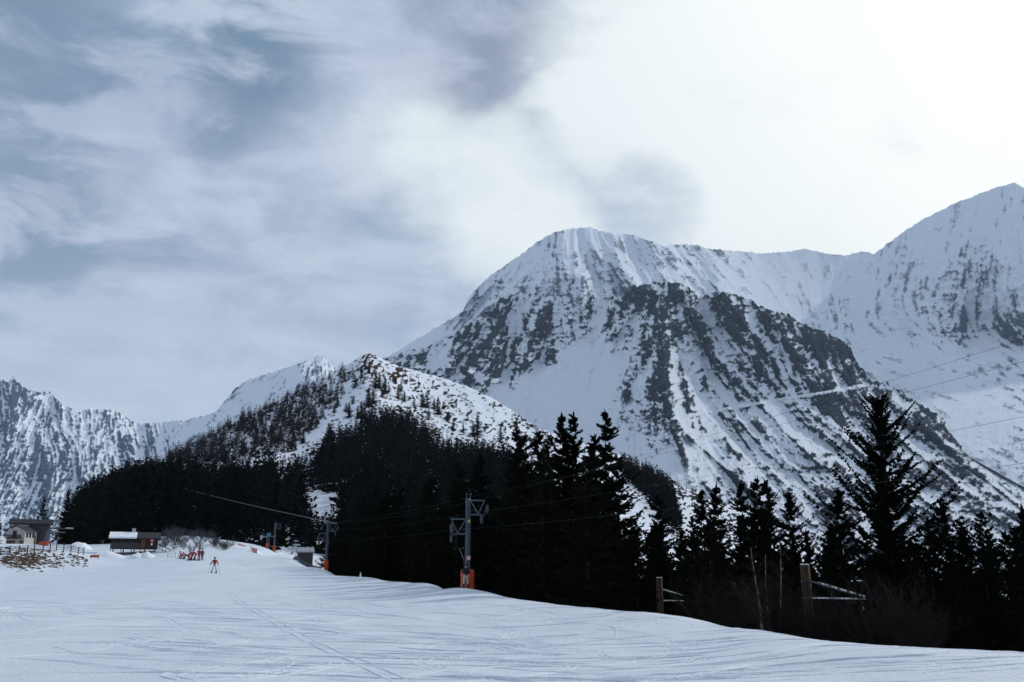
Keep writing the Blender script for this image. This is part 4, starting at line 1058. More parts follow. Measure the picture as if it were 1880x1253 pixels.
# ---- timber posts with tubular brackets on the right
def timber_post(top_px, top_py, r, foot_dx, arm, label, beads):
    tp = P(top_px, top_py, r); z0 = float(gz(tp[0], tp[1])) - .3
    t = thing('timber_post', label, 'post', (tp[0], tp[1], z0), 0.0)
    H = tp[2] - z0; w = .105
    for sx in (-1, 1):
        o = MB().tube([(sx * w + foot_dx, 0, 0), (sx * w * .98, 0, H)], [w * 1.12, w], 12).build('log', TIMBER, t, True)
        MB().lathe([(w * .97, 0), (w * .8, .025), (.02, .035)], 12, Matrix.Translation((sx * w * .98, 0, H))).build('snow_cap', SNOWM, o)
    L, zt, zb = arm
    for z in (zt, zb):
        MB().box((foot_dx * (1 - z / H) * .3, 0, H - z), (.46, .27, .05), bevel=.008).build('clamp_band', DARKSTEEL, t)
    tipx, tipz = L, H - zb + .02
    for y in (-.16, .16):
        ua = MB().tube([(.22, y, H - zt), (tipx, y * .3, tipz)], .03, 8).build('upper_tube', WHITEP if not beads else STEEL, t, True)
        MB().tube([(.22, y, H - zb), (tipx - .02, y * .3, tipz - .06)], .034, 8).build('lower_tube', WHITEP, t, True)
        if beads:
            for k in range(15):
                u = .16 + .82 * k / 14
                c = Vector((.22 + (tipx - .22) * u, y * (1 - .7 * u), H - zt + (tipz - H + zt) * u + .035))
                M = Matrix.Translation(c) @ Matrix.Rotation(math.atan2(tipz - H + zt, tipx), 4, 'Y').inverted() @ RX90
                MB().lathe([(.03, -.05), (.045, -.02), (.045, .03), (.025, .05)], 8, M).build('roller', WHITEP if k % 3 else STEEL, ua)
    MB().box((tipx, 0, tipz - .03), (.09, .16, .14), bevel=.015).build('end_plate', STEEL, t)
    if beads:
        for y in (-.1, .1):
            MB().tube([(tipx * .66, y, tipz - .06), (tipx * .70, y, tipz - .3), (tipx * .74, y, tipz - .08), (tipx * .80, y, tipz - .28), (tipx * .84, y, tipz - .06)], .012, 5).build('spring_hanger', DARKSTEEL, t)
    return t
timber_post(1477, 1037, 47, .10, (2.52, .72, 1.42), 'stout brown twin-log post with beaded tubular bracket, nearer of the two', True)
timber_post(1210, 1061, 70, .0, (2.62, .75, 1.48), 'slimmer twin-log post with plain white tubular bracket, farther of the two', False)

# ---- chalet, lift portal, fence on the far left
c0 = gpt(36, 262); k = 262 / F
ch = thing('chalet', 'white plastered chalet with dark roof and wooden balcony at left border', 'house', (c0[0], c0[1], c0[2] - .3), math.radians(24))
ch.scale = (.8, .8, .84)
def gable(name, cx, cy, w, d, h, hr, mat, parent, rz=0, axis='y', ov=.55, base=-1.0, roofmat=ROOF):
    """walls with gables; ridge along local axis"""
    M = Matrix.Translation((cx, cy, 0)) @ Matrix.Rotation(rz, 4, 'Z')
    if axis == 'x': M = M @ Matrix.Rotation(math.pi / 2, 4, 'Z'); w, d = d, w
    out = [(-w / 2, -d / 2, base), (w / 2, -d / 2, base), (w / 2, -d / 2, h), (0, -d / 2, h + hr), (-w / 2, -d / 2, h)]
    o = MB().poly([M @ Vector(p) for p in out], M.to_3x3() @ Vector((0, d, 0))).build(name, mat, parent)
    ro = None; s = math.hypot(w / 2, hr)
    for sx in (-1, 1):
        e = 1 + ov / (w / 2); a = [(0, -d / 2 - ov, h + hr + .03), (sx * w / 2 * e, -d / 2 - ov, h - hr * (e - 1) + .03), (sx * w / 2 * e, -d / 2 - ov, h - hr * (e - 1) + .25), (0, -d / 2 - ov, h + hr + .27)]
        q = MB().poly([M @ Vector(p) for p in a], M.to_3x3() @ Vector((0, d + 2 * ov, 0))).build('roof', roofmat, parent)
    return M
def opening(parent, M, x, y, z, w, h, name='window', mat=GLASS, frame=DKWOOD, bars=True):
    f = MB()
    for dx, dz, sw, sh in ((-w / 2, 0, .09, h + .18), (w / 2, 0, .09, h + .18), (0, -h / 2, w, .09), (0, h / 2, w, .09)):
        f.box((x + dx, y - .03, z + dz), (sw, .1, sh), M=M)
    o = f.build(name, frame, parent)
    MB().box((x, y - .005, z), (w - .02, .03, h - .02), M=M).build('pane' if mat is GLASS else 'leaf', mat, o)
    if bars and mat is GLASS:
        MB().box((x, y - .045, z), (.05, .04, h), M=M).build('glazing_bar', frame, o)
    return o
Mb = gable('rear_wall', 1.0, 5.5, 10.5, 5.0, 6.1, 1.1, GREYWOOD, ch, math.radians(-4), 'x', .6)
MB().box((-1.8, 2.9, 5.2), (4.6, .14, 1.0)).build('pale_panel', PLASTER, ch)
Mf = gable('front_wall', -1.0, 0.6, 5.4, 6.4, 3.9, 1.25, PLASTER, ch, math.radians(-28), 'y', .7)
y_ = -3.2
opening(ch, Mf, -.35, y_, 2.75, 1.1, 2.0, 'balcony_door', GLASS)
opening(ch, Mf, -1.2, y_, .55, 2.4, 1.1, 'garage_door', BROWN)
opening(ch, Mf, 1.9, y_, .6, 1.0, 1.0, 'cellar_door', BROWN)
bal = MB().box((-.2, y_ - .6, 1.72), (4.9, 1.2, .14), M=Mf).build('balcony', DKWOOD, ch)
MB().box((-.2, y_ - 1.17, 2.62), (4.9, .09, .1), M=Mf).build('handrail', DKWOOD, bal)
for i in range(25):
    MB().box((-2.6 + i * .2, y_ - 1.17, 2.2), (.13, .03, .75), M=Mf).build('baluster', DKWOOD, bal)
Ms = Mf @ Matrix.Translation((2.7, 0, 0)) @ Matrix.Rotation(math.pi / 2, 4, 'Z')
for x in (-2.0, -.4, 1.3):
    opening(ch, Ms, x, 0, 2.7, .8, 1.2)
opening(ch, Ms, 2.3, 0, 1.6, .5, 2.4)
MB().lathe([(.42, 0), (.36, -.06), (.1, -.11)], 16, Mf @ Matrix.Translation((-1.9, y_ - .35, 4.35)) @ Matrix.Rotation(math.radians(100), 4, 'X')).build('satellite_dish', WHITEP, ch)
MB().box((3.3, 5.0, 7.6), (.6, .6, 1.0)).build('chimney', PLASTER, ch)

b = gpt(73, 247); po = thing('lift_portal', 'slanted grey-blue lift support with orange pad beside the white chalet', 'lift support', (b[0], b[1], b[2] - .2), math.radians(24))
MB().poly([(-.55, -.2, -.4), (.15, -.2, -.4), (1.25, -.2, 3.6), (.25, -.2, 3.6)], (0, .4, 0)).build('leg', STEEL, po)
MB().box((3.1, 0, 3.9), (5.0, .3, .2)).build('upper_beam', DARKSTEEL, po)
MB().box((2.6, 0, 3.1), (2.6, .3, .25)).build('lower_beam', STEEL, po)
MB().box((4.7, -.1, 4.05), (1.5, .5, .12)).build('snow_cover', SNOWM, po)
MB().box((-.2, -.1, .5), (2.0, .9, 1.1), bevel=.3).build('foot_pad', ORANGE, po, True)

fe = thing('wooden_fence', 'weathered grey post-and-rail fence along the turf bank at left', 'fence', tuple(gpt(60, 178)), 0)
fpx = [-24, -7, 10.5, 26.8, 43, 55.7, 71, 84.3, 96, 109.7, 123, 137, 147.5]
fo = fe.location
prev = None
pm = MB().box((0, 0, .5), (.13, .13, 1.5), bevel=.02).mesh('post'); pm.materials.append(GREYWOOD)
for i, px in enumerate(fpx):
    q = gpt(px, pl([(-24, 160), (43, 168), (100, 184), (148, 196)], px))
    o = link('post', pm, None, fe, Vector(q) - fo); o.rotation_euler = (random.Random(i).uniform(-.05, .05), random.Random(i + 9).uniform(-.06, .06), 0)
    if prev is not None:
        for zz in (.3, .58, .86, 1.12):
            MB().tube([Vector(prev) - fo + Vector((0, -.08, zz)), Vector(q) - fo + Vector((0, -.08, zz + .02))], .042, 5).build('rail', GREYWOOD, fe)
    prev = q
# clods of bare turf and stones in the thawing bank
cl = []
g = np.random.default_rng(12)
for i in range(520):
    px, r = (g.normal(40, 30), g.normal(160, 5)) if i < 330 else (g.uniform(0, 155), g.uniform(158, 182))
    x, y, z = gpt(px, r); s = g.uniform(.10, .34)
    v = np.array([(1, 0, 0), (0, 1, 0), (-1, 0, 0), (0, -1, 0), (0, 0, .8), (0, 0, -.8)]) * s * g.uniform(.6, 1.3, (6, 1)) * np.array([1.5, 1, .7])
    a = g.uniform(0, 6.28); v = v @ np.array([[math.cos(a), math.sin(a), 0], [-math.sin(a), math.cos(a), 0], [0, 0, 1]]) + [x, y, z + .02]
    for f in ((0, 1, 4), (1, 2, 4), (2, 3, 4), (3, 0, 4), (1, 0, 5), (2, 1, 5), (3, 2, 5), (0, 3, 5)): cl.append(v[list(f)])
cl = np.array(cl)
co = link('turf_clods', np_mesh('turf_clods', cl.reshape(-1, 3), np.arange(len(cl) * 3).reshape(-1, 3)), plain('turf', (0.075, 0.045, 0.022), .9, .6, 1.0))
tag(co, 'brown turf clods and stones showing through thin snow', 'turf', kind='stuff')

# ---- dark wooden hut on stilts
h0 = gpt(240, 206); hk = 206 / F
hut = thing('wooden_hut', 'dark wooden hut on stilts with half snow-covered roof', 'hut', (h0[0], h0[1], h0[2]), math.radians(18))
Mh = gable('wall', 0, 2.0, 8.2, 4.4, 2.85, 1.0, DKWOOD, hut, 0, 'x', .45, base=.95)
for x in (-3.7, -1.9, 0, 1.9, 3.7):
    MB().box((x, .0, .35), (.2, .2, 1.7)).build('stilt', DKWOOD, hut)
MB().box((-1.5, -1.0, 1.0), (5.4, 1.9, .14)).build('deck', GREYWOOD, hut)
for x in (-4.0, -2.2, -.4, 1.1):
    MB().box((x, -1.85, .5), (.14, .14, 2.0)).build('stilt', DKWOOD, hut)
for i in range(7):
    MB().box((-1.5, -1.9, 1.12 + i * .13), (5.3, .05, .11)).build('railing_board', GREYWOOD, hut)
ss = MB().poly([(-4.6, -.72, 2.78), (-4.6, -.72, 3.06), (-4.6, 1.9, 4.12), (-4.6, 1.9, 3.95)], (4.9, 0, 0)).build('roof_snow', SNOWM, hut)
MB().box((-.4, 2.1, 4.2), (.62, .62, 1.2)).build('chimney', PLASTER, hut)
MB().box((-.4, 2.1, 4.83), (.8, .8, .08)).build('chimney_cap', DARKSTEEL, hut)
opening(hut, Matrix(), -2.4, -.22, 2.2, .9, .7); opening(hut, Matrix(), -.6, -.22, 2.2, .9, .7); opening(hut, Matrix(), 1.5, -.22, 1.95, .9, 1.8, 'door', BROWN)
sg = MB().box((3.05, -.30, 2.45), (.62, .05, .62), bevel=.01).build('sign_board', plain('faded_red_sign', (0.62, 0.10, 0.09), .6, .15), hut)
MB().box((3.05, -.335, 2.52), (.4, .012, .14)).build('sign_mark', WHITEP, sg)
MB().box((3.05, -.30, 1.8), (.3, .05, .4)).build('notice', WHITEP, hut)
for i in range(6):
    MB().box((4.5 + i * .38, -.2, .95 - i * .17), (.36, 1.4, .07)).build('stair_tread', DKWOOD, hut)
for y in (-.9, .5):
    MB().tube([(4.2, y, 1.9), (6.6, y, .75)], .05, 5).build('stair_rail', DKWOOD, hut)
    for i in range(4): MB().tube([(4.4 + i * .65, y, .6 - i * .1), (4.4 + i * .65, y, 1.8 - i * .3)], .035, 5).build('stair_post', DKWOOD, hut)

def lump(px, r, sx, sy, h, label, seed, name='snow_pile'):
    g = np.random.default_rng(seed); n = 26
    u, v = np.meshgrid(np.linspace(-1, 1, n), np.linspace(-1, 1, n)); rr = np.hypot(u, v)
    x0, y0, z0 = gpt(px, r); X = u * sx; Y = v * sy
    Z = h * np.clip(1 - rr ** 1.6, -.4, 1) * (1 + .35 * fbm(u * 2.2 + seed, v * 2.2, 4)) + gz(x0 + X, y0 + Y) - z0 - .12
    i = np.arange(n * n).reshape(n, n); f = np.stack([i[:-1, :-1], i[:-1, 1:], i[1:, 1:], i[1:, :-1]], -1).reshape(-1, 4)
    o = link(name, np_mesh(name, np.stack([X, Y, Z], -1).reshape(-1, 3), f, True), SNOWM, None, (x0, y0, z0))
    return tag(o, label, 'snow pile')
lump(246, 196, 1.7, 1.6, 1.1, 'shovelled snow heap in front of the dark hut, left hump', 1)
lump(262, 196, 1.9, 1.6, 1.15, 'shovelled snow heap in front of the hut stairs, right hump', 2)
lump(137, 226, 3.0, 2.6, 1.5, 'tall white snow heap against the trees right of the chalet', 3)
lump(195, 200, 3.2, 2.0, 1.0, 'low snow heap left of the dark hut', 4)
lump(450, 226, 5.0, 3.2, 1.1, 'broad snow bank under the red net at piste crest', 5)

def frame_barrier(px, r):
    b = gpt(px, r); t = thing('metal_barrier', 'small tubular steel barrier standing between hut and red group', 'barrier', tuple(b), math.radians(20))
    MB().tube([(-.65, 0, -.1), (-.65, 0, .85), (-.4, 0, 1.05), (.4, 0, 1.05), (.65, 0, .85), (.65, 0, -.1)], .03, 6).build('frame', DARKSTEEL, t)
    MB().tube([(-.65, 0, .55), (.65, 0, .55)], .025, 6).build('rail', DARKSTEEL, t); MB().tube([(-.65, 0, .15), (.65, 0, .15)], .025, 6).build('rail', DARKSTEEL, t)
frame_barrier(310, 190)
b = gpt(168, 188); t = thing('orange_board', 'low orange board at the piste side left of the hut', 'barrier', tuple(b), .1)
MB().box((0, 0, .45), (1.5, .08, .42), bevel=.02).build('panel', ORANGE, t)
for x in (-.6, .6): MB().box((x, .06, .2), (.07, .06, .9)).build('leg', GREYWOOD, t)

def netting(name, pts, h, label, mat, cat, step=.35, rows=4, post=1.6, rad=.02):
    o0 = Vector(pts[0]); t = thing(name, label, cat, tuple(pts[0])); seg = MB(); acc = 0; posts = []
    P_ = []
    for a, b in zip(pts, pts[1:]):
        n = max(1, int(np.linalg.norm(np.array(b) - a) / step))
        for i in range(n): P_.append(np.array(a) + (np.array(b) - a) * i / n)
    P_.append(np.array(pts[-1]))
    for q in P_: q[2] = float(gz(q[0], q[1]))
    rr = random.Random(3)
    for j in range(rows + 1):
        seg.tube([tuple(Vector(q) - o0 + Vector((0, 0, .05 + h * j / rows + rr.uniform(-.03, .03)))) for q in P_], rad, 4)
    for i, q in enumerate(P_):
        for dx in (0, .5):
            if i + 1 < len(P_):
                q2 = q + (P_[i + 1] - q) * dx; seg.tube([Vector(q2) - o0 + Vector((0, 0, .03)), Vector(q2) - o0 + Vector((0, 0, h + .05))], rad * .8, 4)
    seg.build('net', mat, t)
    for i in range(0, len(P_), max(1, int(post / step))):
        MB().tube([Vector(P_[i]) - o0 + Vector((0, 0, -.2)), Vector(P_[i]) - o0 + Vector((0, 0, h + .22))], .035, 6).build('stake', DARKSTEEL, t)
    return t
netting('net_fence', [gpt(530, 192), gpt(538, 180), gpt(548, 170), gpt(570, 164), gpt(590, 160)], .55, 'low dark net fence curving beside the small pylon', NETD, 'fence', step=.3, rows=5, rad=.03)
netting('safety_net', [gpt(432, 232), gpt(446, 228), gpt(458, 224), gpt(468, 220)], .9, 'faded red safety net on the snow bank near the crest', NETR, 'net', step=.3, rows=6, rad=.022)
b = gpt(526, 236); t = thing('marker_pole', 'small orange marker pole on the snow beyond the net fence', 'marker', tuple(b))
MB().tube([(0, 0, -.2), (0, 0, 1.25)], .05, 8).build('pole', ORANGE, t); MB().box((0, 0, .3), (.5, .3, .5), bevel=.08).build('cushion', ORANGE, t)
b = gpt(661, 121); t = thing('marker_bollard', 'short white bollard at the wood edge between two pylons', 'marker', tuple(b))
MB().lathe([(.16, -.2), (.14, .1), (.08, .35), (.06, .5)], 12).build('body', WHITEP, t); MB().lathe([(.075, .5), (.075, .56)], 10).build('cap', WHITEP, t)
b = P(560, 1020, 232); t = thing('shed', 'small shed with grey snowy roof half hidden behind bare shrubs', 'shed', (b[0], b[1], b[2] - .8), .3)
gable('wall', 0, 0, 3.2, 2.6, 1.5, .8, GREYWOOD, t, 0, 'x', .3, base=-1.5, roofmat=plain('frosted_roof', (0.30, 0.31, 0.34), .8, .2))

# ---- people
SKIN = plain('skin', (0.45, 0.27, 0.2), .6, .08)
def cloth(n, c): return plain(n, c, .8, .2, 8, bump=.25, bscale=18)
C_RED, C_DRED = cloth('red_jacket', (0.30, 0.014, 0.018)), cloth('dark_red_suit', (0.20, 0.012, 0.014))
C_PALE, C_BLACK, C_BEIGE, C_DARK = cloth('pale_blue_trousers', (0.60, 0.64, 0.70)), cloth('black_jacket', (0.012, 0.012, 0.016)), cloth('beige_trousers', (0.46, 0.40, 0.36)), cloth('dark_trousers', (0.02, 0.022, 0.03))
def skin(name, chains, mat, parent, sub=1):
    """chains of (point, radius), the first point shared as root where it coincides"""
    vs, es, rs_ = [], [], []; key = {}
    for c in chains:
        pr = None
        for p, r in c:
            kk = tuple(round(x, 3) for x in p)
            if kk not in key:
                key[kk] = len(vs); vs.append(p); rs_.append(r)
            i = key[kk]
            if pr is not None and pr != i: es.append((pr, i))
            pr = i
    me = bpy.data.meshes.new(name); me.from_pydata(vs, es, []); 
    o = link(name, me, mat, parent)
    m = o.modifiers.new('skin', 'SKIN'); m.use_smooth_shade = True
    for i, v in enumerate(me.skin_vertices[0].data):
        v.radius = (rs_[i], rs_[i]); v.use_root = i == 0
    o.modifiers.new('sub', 'SUBSURF').levels = sub; o.modifiers['sub'].render_levels = sub
    return o
def person(base, rz, label, jacket, trousers, helmet, lean=0.05, crouch=0.0, feet=.16, stride=0.0, hands=((-.36, .22, 1.0), (.36, .22, 1.0)), H=1.0, skis=True, group=None, head_tilt=0.0, skilen=1.6):
    t = thing('person', label, 'person', tuple(base), rz, group)
    V = Vector; hz = (.95 - .3 * crouch) * H; sl, cl_ = math.sin(lean), math.cos(lean)
    pel = V((0, -.25 * crouch * H - .12 * sl, hz))
    up = V((0, sl, cl_)); f = V((0, cl_, -sl))
    chest = pel + up * .34 * H; neck = pel + up * .53 * H; hd = neck + (up + V((0, .25 * head_tilt, -.35 * abs(head_tilt)))).normalized() * .15 * H + V((0, .02, 0))
    crownp = hd + V((0, .01, .085)) * H
    ank, knee, hip = [], [], []
    for s in (-1, 1):
        a = V((s * feet, stride * s, .12 * H)); h_ = pel + V((s * .10 * H, 0, -.02)); m_ = (a + h_) * .5 + V((0, .05 + .26 * crouch, 0)) * H
        ank.append(a); knee.append(m_); hip.append(h_)
    sho = [neck + V((s * .185 * H, 0, 0)) - up * .07 * H for s in (-1, 1)]
    hand = [V((hands[i][0], hands[i][1], hands[i][2])) * H for i in (0, 1)]
    elb = []
    for i, s in enumerate((-1, 1)):
        mid = (sho[i] + hand[i]) * .5; d = (hand[i] - sho[i]).length; b_ = math.sqrt(max(0, (.29 * H) ** 2 - (d / 2) ** 2)); elb.append(mid + V((s * .5, -.4, -.75)).normalized() * b_)
    R_ = lambda v: tuple(v)
    ch = [[(R_(pel), .115 * H), (R_(chest), .125 * H), (R_(neck), .06 * H), (R_(hd), .088 * H), (R_(crownp), .075 * H)]]
    for i in (0, 1):
        ch.append([(R_(pel), .115 * H), (R_(hip[i]), .085 * H), (R_(knee[i]), .058 * H), (R_(ank[i]), .042 * H)])
        ch.append([(R_(chest), .125 * H), (R_(sho[i]), .055 * H), (R_(elb[i]), .042 * H), (R_(hand[i]), .032 * H)])
    body = skin('body', ch, SKIN, t)
    hem = pel - up * .10 * H
    cj = [[(R_(hem), .16 * H), (R_(pel + up * .02), .15 * H), (R_(chest), .165 * H), (R_(neck - up * .03 * H), .085 * H)]]
    for i in (0, 1):
        cj.append([(R_(chest), .165 * H), (R_(sho[i]), .085 * H), (R_(elb[i]), .068 * H), (R_(hand[i] + (elb[i] - hand[i]) * .15), .055 * H)])
    jk = skin('jacket', cj, jacket, t)
    cq = []
    for i in (0, 1):
        cq.append([(R_(pel - up * .03), .13 * H), (R_(hip[i] - V((0, 0, .04))), .108 * H), (R_(knee[i]), .088 * H), (R_(ank[i] + V((0, 0, .03))), .078 * H)])
    skin('trousers', cq, trousers, t)
    hm = bmesh.new(); bmesh.ops.create_uvsphere(hm, u_segments=16, v_segments=10, radius=.132 * H)
    for v in hm.verts:
        v.co.y *= 1.12
        if v.co.z < -.03: v.co.z = -.03 - (v.co.z + .03) * .1
    me = bpy.data.meshes.new('helmet'); hm.to_mesh(me); hm.free()
    ho = link('helmet', me, helmet, t, hd + V((0, 0, .045)) * H); [setattr(p, 'use_smooth', True) for p in me.polygons]
    MB().box((0, .115 * H, -.045 * H), (.17 * H, .06 * H, .075 * H), bevel=.02).build('goggles', BLACKP, ho)
    for i, s in enumerate((-1, 1)):
        d = (hand[i] - elb[i]).normalized(); lat = d.cross(V((0, 0, 1)) if abs(d.z) < .9 else V((0, 1, 0))).normalized(); dn = d.cross(lat)
        w0 = hand[i] - d * .02; gl = [[(R_(w0), .04 * H), (R_(hand[i] + d * .05 * H), .045 * H)]]
        for q in range(4):
            k0 = hand[i] + d * .075 * H + lat * (q - 1.5) * .024 * H; L = (.05, .06, .055, .042)[q] * H
            gl.append([(R_(hand[i] + d * .05 * H), .045 * H), (R_(k0), .013 * H), (R_(k0 + d * L * .6 + dn * L * .4), .012 * H), (R_(k0 + d * L * .5 + dn * L), .011 * H)])
        th = hand[i] + lat * -s * .035 * H + d * .02 * H
        gl.append([(R_(hand[i] + d * .05 * H), .045 * H), (R_(th + dn * .02), .016 * H), (R_(th + d * .045 * H + dn * .03), .013 * H)])
        skin('glove', gl, C_BLACK, t)
        bo = MB().box((ank[i].x, ank[i].y + .05, .11 * H), (.12 * H, .31 * H, .15 * H), bevel=.03).box((ank[i].x, ank[i].y - .01, .24 * H), (.125 * H, .16 * H, .2 * H), bevel=.03).build('boot', BLACKP, t, True)
        if skis:
            L = skilen; x = ank[i].x; y = ank[i].y
            pr = [(x - .04, y - L * .45, .0), (x - .04, y - L * .45, .025), (x - .04, y + L * .45, .025), (x - .04, y + L * .53, .10), (x - .04, y + L * .545, .085), (x - .04, y + L * .46, .0)]
            MB().poly(pr, (.08, 0, 0)).build('ski', DARKSTEEL, t)
    return t, hand
def pole(p, q, label):
    p, q = Vector(p), Vector(q); t = thing('ski_pole', label, 'ski pole', tuple(q))
    MB().tube([(0, 0, 0), p - q], [.012, .014], 6).build('shaft', DARKSTEEL, t)
    MB().tube([(p - q) * .96, (p - q) * 1.06], .02, 6).build('grip', BLACKP, t)
    MB().lathe([(.05, .07), (.05, .085)], 10).build('basket', BLACKP, t)

b = gpt(391, 120.5)
t, hd_ = person(b, math.radians(188), 'lone skier in dark red jacket and pale trousers on open piste', C_RED, C_PALE, BLACKP, lean=.12, crouch=.05, feet=.24, hands=((-.40, .24, 1.02), (.40, .24, 1.0)), skilen=1.4)
Mw = Matrix.Translation(Vector(b)) @ Matrix.Rotation(math.radians(188), 4, 'Z')
for i, h_ in enumerate(hd_):
    s = (-1, 1)[i]; q = Mw @ (h_ + Vector((s * .22, -.25, 0))); q.z = float(gz(q.x, q.y))
    pole(Mw @ (h_ + Vector((0, 0, .02))), q, ('thin ski pole in the right-hand side glove of lone skier', 'thin ski pole in the left-hand side glove of lone skier')[i])
b = gpt(855, 76.6); rzp = math.radians(12)
t, hd_ = person(b, rzp, 'lift rider in black jacket and beige trousers before the orange pad', C_BLACK, C_BEIGE, BLACKP, lean=.06, crouch=.03, feet=.17, hands=((-.12, .30, 1.18), (.14, .28, 1.12)), skilen=1.65)
Mw = Matrix.Translation(Vector(b)) @ Matrix.Rotation(rzp, 4, 'Z')
cab = Vector(stn(P1, -1, 4.5)) - Vector(uy) * .2
tb = thing('lift_hanger', 'button hanger with cord pulling the black-jacketed lift rider', 'lift hanger', tuple(Mw @ Vector((0, .12, .82))))
o0 = tb.location; bt = Vector((0, 0, 0)); el_ = Mw @ Vector((-.16, .2, 2.15)) - o0; tp_ = cab - o0
MB().tube([bt, (el_) * .5, el_], .022, 6).build('pole', DARKSTEEL, tb)
MB().tube([el_, el_ + (tp_ - el_) * .35], .04, 8).build('spring_box', STEEL, tb)
MB().tube([el_ + (tp_ - el_) * .35, tp_], .010, 5).build('cord', CABLE, tb)
MB().lathe([(.13, -.02), (.15, 0), (.13, .02)], 16).build('seat_button', RUBBER, tb)

grp = 'red-suited group near the hut'
for px, r, rz, lab, jk, tr, kw in (
    (343, 166, 250, 'red-suited skier bent far forward, second from left in the group', C_RED, C_DRED, dict(lean=1.15, crouch=.35, feet=.2, hands=((-.2, .62, .62), (.2, .60, .58)), head_tilt=.3)),
    (347.5, 168, 120, 'red-suited skier stooping with legs apart at group centre', C_DRED, C_DRED, dict(lean=.9, crouch=.3, feet=.26, hands=((-.3, .45, .7), (.3, .5, .72)))),
    (353.5, 167, 95, 'red-jacketed skier reaching forward with both arms in the group', C_RED, C_DARK, dict(lean=.75, crouch=.15, feet=.3, stride=.15, hands=((-.25, .62, 1.0), (.25, .60, .95)))),
    (361, 166, 170, 'upright red-suited skier with dark helmet towering over the group', C_RED, C_RED, dict(lean=.05, feet=.14, hands=((-.3, .15, .95), (.3, .18, .95)), H=1.05)),
    (367, 168, 200, 'slim dark-clothed skier standing rightmost in the red group', C_DARK, C_DARK, dict(lean=.03, feet=.1, hands=((-.27, .1, .9), (.27, .1, .9)), H=.95)),
    (334, 176, 80, 'crouching red-suited skier at the left end of the group', C_RED, C_DRED, dict(lean=1.0, crouch=.9, feet=.2, hands=((-.2, .5, .45), (.2, .5, .45)), H=.95)),
    (327, 179, 60, 'pink-jacketed crouching skier farthest left, half behind the others', cloth('faded_pink_jacket', (0.48, 0.2, 0.18)), C_DRED, dict(lean=.8, crouch=1.0, feet=.2, hands=((-.22, .45, .4), (.22, .45, .4)), H=.95))):
    person(gpt(px, r), math.radians(rz), lab, jk, tr, BLACKP if px > 355 else REDP, group=grp, skilen=1.3, **kw)

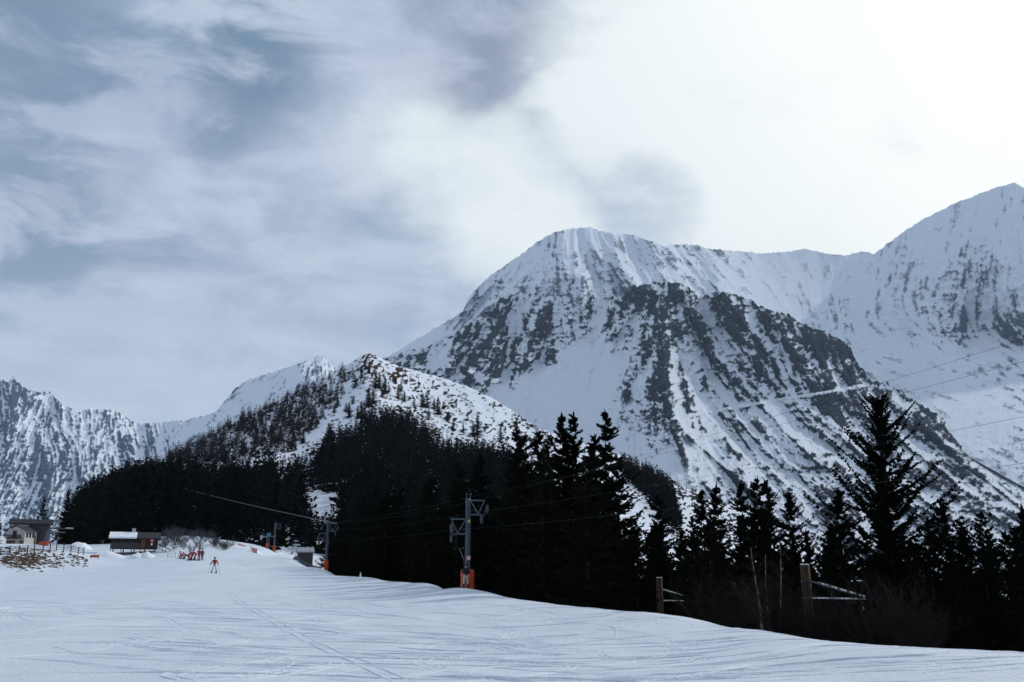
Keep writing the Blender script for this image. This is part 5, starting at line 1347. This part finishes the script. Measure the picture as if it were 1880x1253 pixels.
# ---- ski tracks: low ridges of pushed-up snow
def tracks():
    rr = random.Random(21); Q = []
    def ribbon(pts, w, h):
        pts = np.array(pts); d = np.gradient(pts, axis=0); d /= np.linalg.norm(d, axis=1)[:, None] + 1e-9
        nrm = np.stack([-d[:, 1], d[:, 0]], 1); cols = []
        n = len(pts); fade = np.clip(np.minimum(np.arange(n), np.arange(n)[::-1]) / (n * .18), 0, 1) * (0.75 + .25 * np.sin(np.arange(n) * .7))
        for off, hh in ((-1, -.02), (-.45, h), (.3, h * .55), (1, -.02)):
            q = pts + nrm * off * w; cols.append(np.concatenate([q, (gz(q[:, 0], q[:, 1]) + hh * np.where(hh > 0, fade, 1) - np.where(fade < .05, .02, 0))[:, None]], 1))
        for a, b in zip(cols, cols[1:]):
            Q.append(np.stack([a[:-1], b[:-1], b[1:], a[1:]], 1))
    def path(p0, ang, L, bend, wig=0.0, n=26):
        p = np.array(p0, float); out = []; a = ang
        for i in range(n):
            out.append(p.copy()); a += bend * L / n + wig * math.sin(i / n * 6.28) * .06; p = p + np.array([math.sin(a), math.cos(a)]) * L / n
        return out
    def pair(px, py, r, ang, L, bend, h=.035, w=.10, gap=.28, wig=0.0):
        c = P(px, py, r)[:2]
        pts = np.array(path(c, ang, L, bend, wig)); 
        if np.hypot(*pts.T).min() < 6: return
        d = np.gradient(pts, axis=0); d /= np.linalg.norm(d, axis=1)[:, None]; nn = np.stack([-d[:, 1], d[:, 0]], 1)
        ribbon(pts, w, h)
        if gap: ribbon(pts + nn * gap, w * .9, h * .8)
    # the long trail running from the lone skier down to the lower right
    tr = [P(px, py, r)[:2] for px, py, r in ((385, 1080, 92), (425, 1095, 76), (440, 1110, 63), (490, 1130, 50), (530, 1155, 41), (590, 1180, 33), (650, 1210, 27), (720, 1250, 20), (760, 1285, 16))]
    tr = np.array(tr); u = np.linspace(0, len(tr) - 1, 90)
    sm = np.stack([np.interp(u, np.arange(len(tr)), tr[:, i]) for i in (0, 1)], 1)
    for k in range(3): sm[1:-1] = (sm[:-2] + sm[1:-1] * 2 + sm[2:]) / 4
    ribbon(sm, .10, .03); ribbon(sm + [.4, 0], .08, .025)
    for i in range(190):
        r = rr.uniform(17, 60); px = rr.uniform(-60, 1250); right = rr.random() < .6
        pair(px, 1150, r, rr.uniform(-.35, .35) + (.55 if right else -.6), rr.uniform(4, 16), rr.uniform(-.18, .18), rr.uniform(.012, .032), rr.uniform(.04, .09), rr.choice((0, .2, .3)), rr.uniform(0, .8))
    for i in range(120):     # short scrapes on the right-hand side
        r = rr.uniform(17, 40); px = rr.uniform(900, 1850)
        pair(px, 1150, r, rr.uniform(.7, 1.5), rr.uniform(1.5, 7), rr.uniform(-.1, .1), rr.uniform(.012, .03), rr.uniform(.04, .08), rr.choice((0, 0, .25)), .3)
    for i in range(34):     # rounded swing turns
        pair(rr.uniform(200, 900), 1150, rr.uniform(20, 45), rr.uniform(-3, 3), rr.uniform(3, 6), rr.choice((-1, 1)) * rr.uniform(.25, .5), rr.uniform(.015, .035), .08, .3)
    q = np.concatenate(Q)
    o = link('ski_tracks', quads_mesh('ski_tracks', q), MAT_PISTE); tag(o, 'ski tracks and scrapes pressed into the piste snow', 'ski tracks', kind='stuff')
    attr(o.data, 'rock', np.zeros(len(o.data.vertices)))
tracks()
# ------------------------------------------------------------------ haze: the air between here and the far peaks
HAZE = True
if HAZE:
    mb = MB().box((-1000, 3350, 902), (9300, 12900, 2456))
    hz = mb.build('haze', None)
    m = bpy.data.materials.new('haze_air'); m.use_nodes = True
    t = NT(m.node_tree)
    v = t.n('ShaderNodeVolumePrincipled', ins={'Color': (0.58, 0.77, 1.0, 1), 'Density': 2.4e-5, 'Anisotropy': 0.2})
    t.n('ShaderNodeOutputMaterial', ins={'Volume': v.outputs[0]})
    hz.data.materials.append(m)
    tag(hz, kind='stuff')
